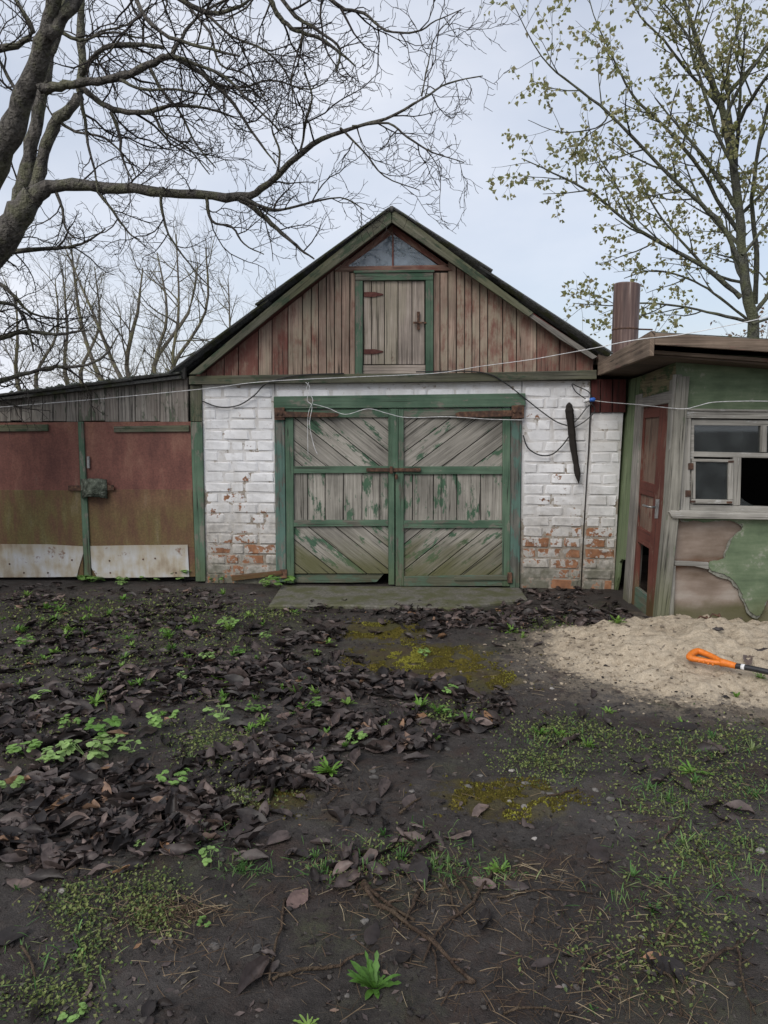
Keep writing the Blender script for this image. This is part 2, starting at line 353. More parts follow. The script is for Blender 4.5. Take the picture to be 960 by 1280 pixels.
def bare():
    m = M('stained_bare_plaster'); p = m.pos(); n = m.noise(3, 6); st = m.noise(1, 6, m.map(p, (3, 3, 14))); f = m.noise(45, 4); z = m.z()
    col = m.ramp(m.ma('ADD', m.ma('MULTIPLY', n, 0.5), m.ma('MULTIPLY', st, 0.5)), [(0.32, (0.13, 0.095, 0.07)), (0.5, (0.24, 0.19, 0.155)), (0.66, (0.33, 0.29, 0.25))])
    band = m.ma('MULTIPLY', m.rng(m.ma('ADD', z, m.ma('MULTIPLY', m.ma('SUBTRACT', n, 0.5), 0.16)), 0.40, 0.46), m.rng(m.ma('ADD', z, m.ma('MULTIPLY', m.ma('SUBTRACT', st, 0.5), 0.16)), 0.46, 0.53, 1, 0))
    col = m.mix(m.ma('MULTIPLY', band, 0.8), col, (0.13, 0.06, 0.03))
    col = m.mix(m.rng(m.ma('ADD', z, m.ma('MULTIPLY', n, 0.25)), 0.22, 0.36, 0.75, 0), col, (0.075, 0.08, 0.03))
    return m.done(col, 0.9, m.ma('ADD', n, f), 0.35, 0.006, spec=0.2)
MAT['bare'] = bare()
def frayed():
    m = M('grey_fibre_edge'); n = m.noise(40, 5); return m.done(m.ramp(n, [(0.3, (0.12, 0.12, 0.10)), (0.7, (0.28, 0.28, 0.24))]), 0.95, n, 0.6, 0.006, spec=0.1)
MAT['fray'] = frayed()
def glass(name, film, amt, tint=(0.75, 0.8, 0.8)):
    m = M(name); n = m.noise(6, 5)
    tr = m.nd('ShaderNodeBsdfTransparent'); m.put(tr.inputs[0], tint); gl = m.nd('ShaderNodeBsdfGlossy'); gl.inputs['Roughness'].default_value = 0.03
    df = m.nd('ShaderNodeBsdfDiffuse'); m.put(df.inputs[0], film)
    lw = m.nd('ShaderNodeFresnel'); lw.inputs[0].default_value = 1.5
    a = m.nd('ShaderNodeMixShader'); m.put(a.inputs[0], m.rng(n, 0.3, 0.75, amt * 0.5, min(1, amt * 1.4)))
    m.t.links.new(tr.outputs[0], a.inputs[1]); m.t.links.new(df.outputs[0], a.inputs[2])
    b = m.nd('ShaderNodeMixShader'); m.t.links.new(m.ma('MULTIPLY', lw.outputs[0], 1.8, True), b.inputs[0]); m.t.links.new(a.outputs[0], b.inputs[1]); m.t.links.new(gl.outputs[0], b.inputs[2])
    m.t.links.new(b.outputs[0], m.o.inputs[0]); return m.m
MAT['glass'] = glass('dusty_window_glass', (0.16, 0.18, 0.18), 0.16)
MAT['attic_glass'] = glass('dusty_sky_tinted_glass', (0.2, 0.245, 0.29), 0.75)  # dust film coloured grey-blue to paint in the sky's reflection
def plain(name, c, rough=0.6, spec=0.4, sc=30, var=0.25, metal=0):
    m = M(name); n = m.noise(sc, 4); return m.done(m.mix(1, c, m.val(m.rng(n, 0.3, 0.7, 1 - var, 1 + var)), 'MULTIPLY'), rough, n, 0.15, 0.003, spec=spec, metal=metal)
MAT['dark'] = plain('painted_interior_shade', (0.03, 0.028, 0.026), 0.95)  # near-black colour paints interior shade into backings and room walls
MAT['cord'] = plain('white_cord', (0.62, 0.62, 0.62), 0.6)
MAT['cable'] = plain('black_cable', (0.02, 0.02, 0.02), 0.5)
MAT['blue'] = plain('blue_tape', (0.03, 0.12, 0.45), 0.5)
MAT['orange'] = plain('orange_plastic', (0.62, 0.16, 0.012), 0.5, 0.5, 60, 0.12)
MAT['black_plastic'] = plain('black_plastic', (0.016, 0.016, 0.018), 0.38, 0.5)
MAT['steel'] = plain('worn_steel', (0.3, 0.3, 0.3), 0.4, 0.5, 40, 0.3, 0.8)
MAT['charred'] = wood('dark_rotten_stick', (0.012, 0.01, 0.009), (0.05, 0.042, 0.036), vary=0.1)
def bark(name, a, b, lich, la):
    m = M(name); p = m.pos(); n = m.noise(1, 6, m.map(p, (30, 30, 9))); l = m.noise(5, 6); f = m.noise(45, 4)
    col = m.ramp(n, [(0.3, a), (0.7, b)])
    col = m.mix(m.ma('MULTIPLY', m.rng(m.ma('ADD', l, m.ma('MULTIPLY', f, 0.2)), 0.56, 0.7), la), col, lich)
    return m.done(col, 0.9, m.ma('ADD', n, f), 1.0, 0.04, spec=0.15)
MAT['bark_walnut'] = bark('walnut_bark', (0.05, 0.046, 0.042), (0.19, 0.175, 0.155), (0.17, 0.175, 0.10), 0.5)
MAT['twig_walnut'] = bark('walnut_twigs', (0.032, 0.027, 0.026), (0.085, 0.072, 0.066), (0.09, 0.09, 0.055), 0.3)
MAT['bark_maple'] = bark('maple_bark', (0.05, 0.05, 0.042), (0.13, 0.13, 0.105), (0.14, 0.15, 0.08), 0.6)
MAT['bark_far'] = bark('far_tree_bark', (0.10, 0.088, 0.075), (0.22, 0.2, 0.165), (0.22, 0.21, 0.10), 0.6)
def leafmat(name, stops, trans=0.35, rough=0.55, spec=0.35, attr='shade', bump=False):
    m = M(name); v = m.ma('FRACT', m.ma('ADD', m.attr(attr), m.rnd()))
    col = m.ramp(v, stops); n = m.noise(35, 3)
    col = m.mix(1, col, m.val(m.rng(n, 0.3, 0.7, 0.72, 1.25)), 'MULTIPLY')
    return m.done(col, rough, n if bump else None, 0.4, 0.004, spec=spec, trans=trans)
MAT['maple_leaf'] = leafmat('young_maple_leaves', [(0.0, (0.26, 0.27, 0.11)), (0.4, (0.37, 0.37, 0.165)), (0.75, (0.47, 0.44, 0.24)), (1.0, (0.34, 0.3, 0.17))], 0.75)
MAT['dead_leaf'] = leafmat('wet_dead_leaves', [(0.0, (0.014, 0.011, 0.010)), (0.4, (0.027, 0.02, 0.018)), (0.68, (0.047, 0.035, 0.032)), (0.9, (0.088, 0.066, 0.06)), (0.98, (0.15, 0.11, 0.095)), (1.0, (0.22, 0.12, 0.06))], 0.05, 0.52, 0.4, bump=True)
MAT['weed'] = leafmat('bright_weed_leaves', [(0.0, (0.08, 0.18, 0.03)), (0.5, (0.13, 0.26, 0.04)), (1.0, (0.2, 0.31, 0.07))], 0.3)
MAT['celandine'] = leafmat('soft_green_weed_leaves', [(0.0, (0.12, 0.24, 0.05)), (0.5, (0.19, 0.33, 0.085)), (1.0, (0.27, 0.4, 0.14))], 0.3)
MAT['cover'] = leafmat('small_ground_cover', [(0.0, (0.04, 0.075, 0.02)), (0.5, (0.10, 0.135, 0.035)), (1.0, (0.2, 0.23, 0.07))], 0.25)
MAT['grass'] = leafmat('grass_blades', [(0.0, (0.05, 0.13, 0.03)), (0.6, (0.11, 0.22, 0.06)), (1.0, (0.2, 0.22, 0.1))], 0.3)
MAT['moss'] = leafmat('yellow_brown_moss', [(0.0, (0.055, 0.048, 0.012)), (0.5, (0.10, 0.082, 0.018)), (0.8, (0.145, 0.125, 0.026)), (1.0, (0.22, 0.22, 0.035))], 0.1, 0.9, 0.1)
MAT['straw'] = leafmat('dead_straw', [(0.0, (0.04, 0.025, 0.017)), (0.5, (0.09, 0.06, 0.037)), (0.85, (0.19, 0.14, 0.085)), (1.0, (0.28, 0.23, 0.15))], 0.05, 0.8, 0.2)
MAT['twig'] = bark('ground_twigs', (0.035, 0.022, 0.016), (0.12, 0.085, 0.06), (0.1, 0.08, 0.05), 0.3)
MAT['pebble'] = leafmat('pebbles', [(0.0, (0.06, 0.056, 0.052)), (0.6, (0.14, 0.13, 0.12)), (1.0, (0.28, 0.26, 0.24))], 0.0, 0.8, 0.25, bump=True)
MAT['clod'] = leafmat('soil_crumbs', [(0.0, (0.018, 0.016, 0.015)), (0.7, (0.045, 0.04, 0.037)), (1.0, (0.09, 0.08, 0.072))], 0.0, 0.9, 0.15, bump=True)

# ------------------------------------------------------------------ ground
SAND_C, SAND_R = (2.35, 4.80), (1.32, 0.98)
def sand_h(x, y):
    dx = (x - SAND_C[0]) / SAND_R[0]; dy = (y - SAND_C[1]) / SAND_R[1]
    r = math.sqrt(dx * dx + dy * dy) + 0.26 * n3(x * 2.0, y * 2.0, 5) + 0.12 * n3(x * 6, y * 6, 2) + .05 * n3(x * 17, y * 17, 2)
    t = max(0.0, 1 - r)
    h = 0.19 * (t * t * (3 - 2 * t)) ** 0.8
    return h + (0.026 * n3(x * 5, y * 5, 9) + 0.022 * n3(x * 13, y * 13, 1) + .012 * n3(x * 30, y * 30, 1)) * min(1, t * 4) - (0.02 if t <= 0 else 0)
def gz(x, y):
    a = 0.028 * n3(x * 0.9, y * 0.9, 3) + 0.016 * n3(x * 3.1, y * 3.1, 7) + 0.009 * n3(x * 9, y * 9, 1)
    if y < 7.5 and abs(x) < 5: a += (0.011 * n3(x * 17, y * 17, 4) + 0.006 * n3(x * 39, y * 39, 2)) * max(.2, .75 + 1.3 * n3(x * 1.3, y * 1.3, 33))
    f = min(1, max(0.25, (6.6 - y) / 1.2))
    return a * f
def axis(lo, a, b, step, hi):
    v = [a]
    while v[-1] < b: v.append(v[-1] + (step(v[-1]) if callable(step) else step))
    s = 0.08
    while v[-1] < hi: v.append(v[-1] + s); s *= 1.35
    s = 0.08
    while v[0] > lo: v.insert(0, v[0] - s); s *= 1.35
    return v
xs = axis(-500, -4.2, 4.2, 0.028, 500); ys = axis(-60, 1.5, 7.6, lambda y: 0.010 + 0.0045 * (y - 1.5), 900)
gv = [(x, y, gz(x, y)) for y in ys for x in xs]; nx = len(xs)
gf = [(j * nx + i, j * nx + i + 1, (j + 1) * nx + i + 1, (j + 1) * nx + i) for j in range(len(ys) - 1) for i in range(nx - 1)]
def ground_mat():
    m = M('dark_garden_soil'); p = m.pos(); x, y = m.xy()
    n1 = m.noise(1.3, 5, p, 0.6); n2 = m.noise(11, 6, p, 0.65); n3_ = m.noise(60, 4, p, 0.7); v = m.voro(90)
    s = m.ma('ADD', m.ma('MULTIPLY', n2, 0.55), m.ma('MULTIPLY', n3_, 0.45))
    col = m.ramp(s, [(0.3, (0.022, 0.018, 0.016)), (0.5, (0.049, 0.042, 0.038)), (0.66, (0.08, 0.07, 0.063)), (0.8, (0.13, 0.118, 0.106))])
    col = m.mix(1, col, m.val(m.rng(n1, 0.3, 0.7, 0.75, 1.3)), 'MULTIPLY')
    col = m.mix(m.rng(m.noise(3.1, 4), 0.5, 0.7, 0, 0.5), col, (0.05, 0.035, 0.03))
    def ell(cx, cy, rx, ry, a0=0.75, a1=1.05):
        dx = m.ma('DIVIDE', m.ma('SUBTRACT', x, cx), rx); dy = m.ma('DIVIDE', m.ma('SUBTRACT', y, cy), ry)
        d = m.ma('SQRT', m.ma('ADD', m.ma('MULTIPLY', dx, dx), m.ma('MULTIPLY', dy, dy)))
        d = m.ma('ADD', d, m.ma('MULTIPLY', m.ma('SUBTRACT', n2, 0.5), 1.6)); d = m.ma('ADD', d, m.ma('MULTIPLY', m.ma('SUBTRACT', n3_, 0.5), 0.7))
        return m.rng(d, a0, a1, 1, 0)
    for cx, cy, rx, ry in MOSS:
        col = m.mix(m.ma('MULTIPLY', ell(cx, cy, rx, ry), 0.8), col, m.ramp(n3_, [(0.3, (0.05, 0.04, 0.012)), (0.7, (0.11, 0.088, 0.022))]))
    # thin green algae film in places
    gm = m.ma('MULTIPLY', m.rng(m.noise(1.9, 5, m.map(p, (1, 1, 1), (4, 9, 0))), 0.52, 0.66), m.rng(s, 0.4, 0.6, 0, 0.55))
    col = m.mix(gm, col, (0.06, 0.068, 0.028))
    # scattered sand near the heap
    sm = m.ma('MULTIPLY', ell(SAND_C[0] - 0.05, SAND_C[1] - 0.05, SAND_R[0] * 1.08, SAND_R[1] * 1.08, 0.8, 1.15), m.rng(s, 0.36, 0.52))
    col = m.mix(m.ma('MULTIPLY', sm, 0.85), col, (0.3, 0.25, 0.185))
    # trodden, smoother and greyer patches; redder humus elsewhere
    tr_ = m.rng(m.noise(1.15, 3, m.map(p, (1, 1, 1), (7, 2, 0))), 0.5, 0.64)
    col = m.mix(m.ma('MULTIPLY', tr_, 0.4), col, m.ramp(n3_, [(0.3, (0.05, 0.046, 0.044)), (0.7, (0.085, 0.079, 0.075))]))
    col = m.mix(m.rng(m.noise(4.2, 6, m.map(p, (1, 1, 1), (1, 5, 0)), 0.7), 0.5, 0.66, 0, 0.65), col, (0.055, 0.034, 0.026))
    col = m.mix(m.rng(m.noise(140, 3), 0.66, 0.74, 0, 0.45), col, (0.16, 0.15, 0.135))
    col = m.mix(m.rng(m.noise(7.5, 6, None, 0.75), 0.53, 0.7, 0, 0.85), col, (0.014, 0.011, 0.010))
    h = m.ma('ADD', m.ma('MULTIPLY', m.noise(26, 8, p, 0.75), 0.8), m.ma('ADD', m.ma('MULTIPLY', n3_, 0.35), m.ma('MULTIPLY', m.noise(190, 3), 0.3)))
    h = m.ma('MULTIPLY', h, m.rng(tr_, 0, 1, 1.0, 0.55))
    return m.done(col, m.rng(n1, 0.35, 0.65, 0.62, 0.9), h, 1.0, 0.03, spec=0.3)
def g_ell(px, py, rpx, rpy):
    c = G(px, py); a = G(px + rpx, py); b = G(px, py - rpy); e = G(px, py + rpy)
    return (c.x, (b.y + e.y) / 2, abs(a.x - c.x), abs(b.y - e.y) / 2)
MOSS = [g_ell(530, 826, 95, 22), g_ell(350, 990, 48, 26), g_ell(635, 1000, 90, 30), g_ell(480, 790, 60, 14), g_ell(600, 850, 60, 14)]
ground = mesh_from('ground', gv, gf, ground_mat(), None, True); tag(ground, kind='structure')

def sand_mat():
    m = M('pale_building_sand'); p = m.pos(); n1 = m.noise(5, 6, p, 0.6); n2 = m.noise(28, 5, p, 0.65); n3_ = m.noise(160, 3); 
    s = m.ma('ADD', m.ma('MULTIPLY', n1, 0.45), m.ma('MULTIPLY', n2, 0.55))
    col = m.ramp(s, [(0.3, (0.22, 0.175, 0.125)), (0.5, (0.40, 0.335, 0.25)), (0.7, (0.51, 0.435, 0.335))])
    col = m.mix(1, col, m.val(m.rng(n3_, 0.3, 0.7, 0.8, 1.15)), 'MULTIPLY')
    col = m.mix(m.rng(m.noise(17, 4), 0.64, 0.72, 0, 0.75), col, (0.06, 0.052, 0.045))
    # soil showing through where the sand thins out
    x, y = m.xy(); dx = m.ma('DIVIDE', m.ma('SUBTRACT', x, SAND_C[0]), SAND_R[0]); dy = m.ma('DIVIDE', m.ma('SUBTRACT', y, SAND_C[1]), SAND_R[1])
    d = m.ma('ADD', m.ma('SQRT', m.ma('ADD', m.ma('MULTIPLY', dx, dx), m.ma('MULTIPLY', dy, dy))), m.ma('MULTIPLY', m.ma('SUBTRACT', s, 0.5), 1.1))
    col = m.mix(m.rng(d, 0.86, 1.05, 0, 0.8), col, (0.06, 0.052, 0.046))
    col = m.mix(m.rng(m.noise(2.6, 5), 0.5, 0.7, 0, 0.4), col, (0.26, 0.21, 0.155))
    return m.done(col, 0.95, m.ma('ADD', n1, m.ma('ADD', n2, m.ma('MULTIPLY', n3_, 0.2))), 0.8, 0.02, spec=0.15)
sv, sf = [], []; NS = 170
for j in range(NS + 1):
    for i in range(NS + 1):
        x = SAND_C[0] + (i / NS * 2 - 1) * SAND_R[0] * 1.25; y = SAND_C[1] + (j / NS * 2 - 1) * SAND_R[1] * 1.25
        sv.append((x, y, gz(x, y) + sand_h(x, y)))
for j in range(NS):
    for i in range(NS):
        q = (j * (NS + 1) + i, j * (NS + 1) + i + 1, (j + 1) * (NS + 1) + i + 1, (j + 1) * (NS + 1) + i)
        sf.append(q)
sand = mesh_from('sand_heap', sv, sf, sand_mat(), None, True)
tag(sand, 'low spread heap of pale building sand against the green outbuilding', 'sand heap')

# ------------------------------------------------------------------ the facade plane
YAW = R(4.0)
FAC = Plane(G(500, 733), (math.cos(YAW), -math.sin(YAW), 0), (0, 0, 1))
def base_at(pl, px): p = pl.P(px, 600); return Vector((p.x, p.y, 0))

# ---------------- brick garage
garage = empty('brick_garage', base_at(FAC, 500), 'whitewashed brick garage with red plank gable and green double doors', 'garage')
gp = garage
zt = FAC.uv(FAC.P(300, 482))[1]
def xu(px, py, off=0): return FAC.uv(FAC.P(px, py, off))[0]
wall_l = slab('wall', FAC, [(252.5, 480), (343, 480), (346, 600), (350, 735), (257, 735), (254, 600)], -0.007, 0.25, MAT['mortar'], gp, (1, 0), 0)
wall_r = slab('wall', FAC, [(653, 476), (738, 476), (737, 517), (735, 560), (733, 593), (729, 660), (725.5, 735), (650, 738)], -0.007, 0.25, MAT['mortar'], gp, (1, 0), 0)
wall_s = slab('wall', FAC, [(740.3, 516), (779, 516), (774, 600), (767, 740), (727.3, 738), (731, 660), (735.4, 593), (738, 560)], -0.012, 0.25, MAT['mortar'], gp, (1, 0), 0)
wall_t = slab('wall', FAC, [(344, 478), (652, 475), (652, 497), (344, 499)], -0.006, 0.25, MAT['mortar'], gp, (1, 0), 0)
# bricks: shared templates, each brick an object
def brick_templates(n):
    out = []
    for k in range(n):
        bm = bmesh.new(); bmesh.ops.create_cube(bm, size=1.0)
        bmesh.ops.bevel(bm, geom=list(bm.edges), offset=0.09, segments=1, affect='EDGES')
        for v in bm.verts:
            v.co += Vector((rng.uniform(-.02, .02), rng.uniform(-.05, .05), rng.uniform(-.05, .05)))
        me = bpy.data.meshes.new('brick'); bm.to_mesh(me); bm.free(); me.materials.append(MAT['brick']); out.append(me)
    return out
BT = brick_templates(8)
def lay(parent, edges, z0, z1, off, start=0, ch=0.0985):
    """edges(z) -> (left, right) in facade u"""
    z = z0; i = start
    while z + ch * 0.6 < z1:
        h = min(ch, z1 - z) - 0.013
        l, r = edges(z + h / 2); l += rng.uniform(-.002, .012); r += rng.uniform(-.012, .004); x = l; first = [0.13, 0.255, 0.19, 0.255][i % 4]; j = 0
        while x < r - 0.03:
            ln = first if j == 0 else rng.choice([0.255, 0.255, 0.255, 0.125])
            if r - (x + ln) < 0.07: ln = r - x
            ln = min(ln, r - x)
            o = bpy.data.objects.new('brick', rng.choice(BT)); COL.objects.link(o); o.parent = parent
            g = 0.012
            c = FAC.W(x + ln / 2, z + h / 2, off - 0.05 + rng.uniform(-0.004, 0.003)) - garage.location
            o.location = c; o.scale = (max(0.03, ln - g), 0.10, h * rng.uniform(0.95, 1.02)); o.rotation_euler = (rng.uniform(-.02, .02), rng.uniform(-.012, .012), -YAW + rng.uniform(-.012, .012))
            x += ln; j += 1
        z += ch; i += 1
def edg(lt, lb, rt, rb, pad=0.004):
    a, b, c, d = xu(lt, 482), xu(lb, 730), xu(rt, 482), xu(rb, 730)
    return lambda z: (b + (a - b) * z / zt + pad, d + (c - d) * z / zt - pad)
lay(wall_l, edg(252.5, 257, 342, 350), 0.0, zt, 0.0)
lay(wall_r, edg(654, 651, 738.5, 725.5), 0.0, zt + 0.03, 0.0, 1)
zs = FAC.uv(FAC.P(760, 517))[1]
lay(wall_s, edg(741.3, 727.2, 781, 767.5), 0.0, zs, -0.005, 2)
zl = FAC.uv(FAC.P(500, 496))[1]
lay(wall_t, lambda z: (xu(345, 488), xu(652, 488)), zl - 0.02, zl + 0.11, 0.002, 1)
slab('dark_sky_blocker', FAC, [(722, 470), (790, 470), (782, 745), (718, 745)], -0.28, 0.02, MAT['dark'], gp, (0, 1), 0)  # added dark sheet, keeps sky from showing through the wall crack
slab('dark_sky_blocker', FAC, [(248, 462), (776, 458), (776, 492), (248, 494)], -0.27, 0.02, MAT['dark'], gp, (0, 1), 0)  # added dark sheet, blocks sky between beam and wall top
slab('dark_sky_blocker', FAC, [(443, 342), (542, 341), (542, 466), (443, 468)], -0.06, 0.02, MAT['dark'], gp, (0, 1), 0)  # added dark sheet, blocks sky behind the hatch gaps
# rear and sides of the garage
xl, xr = xu(250, 600), xu(772, 600); zr = FAC.uv(FAC.P(490, 262))[1]
def wbox(name, u0, u1, d0, d1, z0, z1, mat, parent):
    fr = [FAC.W(u0, z0, -d0), FAC.W(u1, z0, -d0), FAC.W(u1, z1, -d0), FAC.W(u0, z1, -d0)]
    return prism(name, fr, FAC.n * -(d1 - d0), mat, parent, 0, (FAC.u, FAC.v))
wbox('side_wall', xl + 0.02, xl + 0.24, 0.26, 4.7, -0.03, zt - 0.02, MAT['mortar'], gp)
wbox('side_wall', xr - 0.24, xr - 0.02, 0.26, 4.7, -0.03, zt - 0.02, MAT['mortar'], gp)
back = [FAC.W(xl, -0.03, -4.72), FAC.W(xr, -0.03, -4.72), FAC.W(xr, zt, -4.72), FAC.W((xl + xr) / 2, zr - 0.1, -4.72), FAC.W(xl, zt, -4.72)]
prism('rear_wall', back, FAC.n * -0.2, MAT['mortar'], gp, 0, (FAC.u, FAC.v))
# gable boards
def ytop(x):                      # underside of the rake, in photo pixels at the board plane
    return 270 + (490 - x) * (470 - 270) / (490 - 242) if x < 490 else 270 + (x - 490) * (448 - 270) / (750 - 490)
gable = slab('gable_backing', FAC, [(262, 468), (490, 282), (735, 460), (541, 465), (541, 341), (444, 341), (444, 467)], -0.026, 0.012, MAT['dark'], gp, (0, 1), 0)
gl = [243, 258, 280, 298, 323, 340, 360, 378, 389, 398, 408, 418, 427, 437, 444]
gr_ = [541.5, 550, 560, 570.6, 580.6, 590, 599.7, 609.7, 628.4, 645.6, 671, 699, 720, 742]
for seams in (gl, gr_):
    for a, b in zip(seams, seams[1:]):
        ya, yb = ytop(a + 0.5), ytop(b - 0.5); bot = 472 - (a - 243) * 0.012
        lim = 334.0
        pts = [(a + 0.55, bot), (b - 0.55, bot), (b - 0.55, min(yb + 4, bot - 2)), (a + 0.55, min(ya + 4, bot - 2))]
        if 434 < (a + b) / 2 < 560: pts[2] = (pts[2][0], max(pts[2][1], 341)); pts[3] = (pts[3][0], max(pts[3][1], 341))
        slab('plank', FAC, pts, -0.002 + rng.uniform(-0.004, 0.004), 0.022, MAT['red_deep' if (a < 300 or 335 < a < 350 or a > 668) else 'red_plank'], gable, (0, 1), 0.002)
# little triangular attic window and the board below it
aw = slab('attic_window', FAC, [(417, 339.5), (566, 338), (556, 331), (427, 333)], 0.004, 0.03, MAT['red_deep'], gp, (1, 0))
slab('window_bar', FAC, [(490.2, 334), (492, 334), (491.8, 291), (490.2, 291)], 0.006, 0.03, MAT['red_deep'], aw, (0, 1), 0.002)
slab('window_frame', FAC, [(424, 334), (433, 333.6), (491, 292), (491, 281)], 0.002, 0.03, MAT['red_deep'], aw, (1, 1), 0.002)
slab('window_frame', FAC, [(561, 332), (549, 331), (491, 292), (491, 281)], 0.002, 0.03, MAT['red_deep'], aw, (-1, 1), 0.002)
slab('pane', FAC, [(432, 334.5), (490, 334.5), (490, 292)], -0.006, 0.004, MAT['attic_glass'], aw, (0, 1), 0)
slab('pane', FAC, [(492, 334.5), (549, 333), (492, 292)], -0.009, 0.004, MAT['attic_glass'], aw, (0, 1), 0)
# attic hatch
slab('hatch_frame', FAC, [(444, 341), (541.5, 340), (541.5, 350), (444, 350.5)], 0.026, 0.05, MAT['green'], gp, (1, 0))
slab('hatch_frame', FAC, [(444, 350.7), (453.3, 350.7), (453.3, 468), (444, 468.5)], 0.022, 0.05, MAT['green'], gp, (0, 1))
slab('hatch_frame', FAC, [(532, 350.2), (541.5, 350.2), (541.5, 467.5), (532, 468)], 0.022, 0.05, MAT['green'], gp, (0, 1))
slab('hatch_frame', FAC, [(442, 341), (543, 340), (543, 337), (442, 338)], 0.036, 0.06, MAT['green'], gp, (1, 0), 0.002)
slab('hatch_sill', FAC, [(453.5, 456.5), (531.8, 456), (531.8, 468), (453.5, 468.5)], 0.0, 0.03, MAT['attic'], gp, (1, 0))
hatch = slab('hatch_door', FAC, [(454.5, 352), (530.5, 351.5), (530.5, 455), (454.5, 455.5)], -0.022, 0.012, MAT['dark'], gp, (0, 1), 0)
for a, b in zip([454.3, 464.5, 480.5, 497.5, 515, 531], [464.5, 480.5, 497.5, 515, 531]):
    slab('plank', FAC, [(a + .5, 351.5), (b - .5, 351.5), (b - .5, 455.2), (a + .5, 455.4)], rng.uniform(-.003, .003), 0.02, MAT['attic'], hatch, (0, 1), 0.002)
for y in (368, 439.5):
    slab('hinge', FAC, [(455, y - 3), (468, y - 3.2), (479, y - 0.8), (479, y + 0.8), (468, y + 3.2), (455, y + 3)], 0.008, 0.006, MAT['rust_red'], hatch, (1, 0), 0.001)
slab('handle', FAC, [(521, 389.5), (525, 389.5), (524.6, 405), (525, 412), (521, 412), (521.6, 405)], 0.022, 0.012, MAT['rust'], hatch, (0, 1), 0.001)
slab('latch', FAC, [(516.5, 402), (533, 402.4), (533, 404.4), (516.5, 404.6)], 0.03, 0.008, MAT['rust'], hatch, (1, 0), 0.001)
# sill beam below the gable
slab('beam', FAC, [(236, 470), (400, 467.5), (560, 466.5), (746, 462.5), (746, 474), (560, 477.5), (400, 479), (236, 480.5)], 0.07, 0.09, MAT['green_dark'], gp, (1, 0), 0.004)
# rake boards
slab('rake_board', FAC, [(489, 259.5), (489.6, 278), (360, 377), (249, 468), (236, 468), (350, 372)], 0.13, 0.03, MAT['green_dark'], gp, (1.25, 1), 0.003)
slab('rake_board', FAC, [(490, 259), (590, 334), (667, 391), (661, 396), (575, 336), (490.2, 278)], 0.132, 0.03, MAT['green_dark'], gp, (-1.35, 1), 0.003)
slab('rake_board', FAC, [(662, 390), (705, 418), (747, 446), (741, 449), (700, 424), (655, 391)], 0.115, 0.028, MAT['grey'], gp, (-1.35, 1), 0.003)
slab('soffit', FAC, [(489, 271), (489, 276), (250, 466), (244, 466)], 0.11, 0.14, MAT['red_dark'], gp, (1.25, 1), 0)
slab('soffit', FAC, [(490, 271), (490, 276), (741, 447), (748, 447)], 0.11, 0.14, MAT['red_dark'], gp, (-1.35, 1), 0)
# corrugated roof sheets, two courses each side
def roof_side(pr, pe, split):
    r0 = FAC.P(*pr, 0.15); e0 = FAC.P(*pe, 0.15); s = (e0 - r0); Lh = s.length; s.normalize()
    nrm = FAC.n.cross(s); nrm = nrm if nrm.z > 0 else -nrm
    roof = empty('roof', (0, 0, 0)); roof.parent = gp
    for ci in range(2):
        a, b = (0, Lh * split + 0.1) if ci == 0 else (Lh * split - 0.02, Lh)
        for k in range(5):
            d0, d1 = k * 1.0, k * 1.0 + 1.08; nn = 44
            V, Fc = [], []
            tilt = 0.018 if ci == 0 else 0.0
            for t in (0, 1):
                for i in range(nn + 1):
                    dd = d0 + (d1 - d0) * i / nn; wv = 0.018 * math.sin(dd * 2 * math.pi / 0.15)
                    for q in (a, b):
                        lift = 0.012 + tilt + (0.004 if k % 2 else 0.0) + wv - t * 0.009 + (0.012 * (q - a) / (b - a) if ci == 0 else 0)
                        V.append(r0 + s * q - FAC.n * dd + nrm * lift)
            for t in (0, 1):
                for i in range(nn):
                    o = t * 2 * (nn + 1) + i * 2; Fc.append((o, o + 1, o + 3, o + 2) if t == 0 else (o, o + 2, o + 3, o + 1))
            h = 2 * (nn + 1)
            for i in range(nn):
                for e in (0, 1): Fc.append((i * 2 + e, i * 2 + 2 + e, h + i * 2 + 2 + e, h + i * 2 + e))
            for i in (0, nn): Fc.append((i * 2, i * 2 + 1, h + i * 2 + 1, h + i * 2))
            mesh_from('roof_sheet', V, Fc, MAT['roofing'], roof, True)
    return roof
roof_side((489, 263.5), (212, 467), 0.55); roof_side((489.5, 263.5), (765, 443.5), 0.40)
tube('ridge_cap', [FAC.P(489.5, 261, 0.14), FAC.P(489.5, 261, 0.14) - FAC.n * 5], 0.028, MAT['roofing'], gp, 8, 1)
slab('added_eave_board', FAC, [(748, 443), (764, 447), (764, 455), (748, 455)], 0.09, 4.8, MAT['soffit'], gp, (1, 0), 0)  # added dark board, hides the bright sky gap under the roof sheets
# dark red boards over the narrow pier
for a, b in ((739, 751), (751, 766), (766, 783)):
    slab('plank', FAC, [(a + .4, 474), (b - .4, 474), (b - 1, 515.5), (a + .4, 515.5)], 0.012 + rng.uniform(-.003, .003), 0.03, MAT['red_dark'], gp, (0, 1), 0.002)
# door frame
slab('door_lintel', FAC, [(342, 495.5), (500, 493.5), (657, 491.5), (657, 508.5), (500, 510), (342, 511)], 0.045, 0.12, MAT['green'], gp, (1, 0), 0.005)
slab('door_jamb', FAC, [(342.5, 511.4), (355.5, 511.2), (357.5, 728), (345, 728)], 0.022, 0.12, MAT['jamb'], gp, (0, 1), 0.005)
slab('door_jamb', FAC, [(638.6, 509.6), (652.5, 509.2), (649.5, 735), (637.5, 735)], 0.022, 0.12, MAT['jamb'], gp, (0, 1), 0.005)
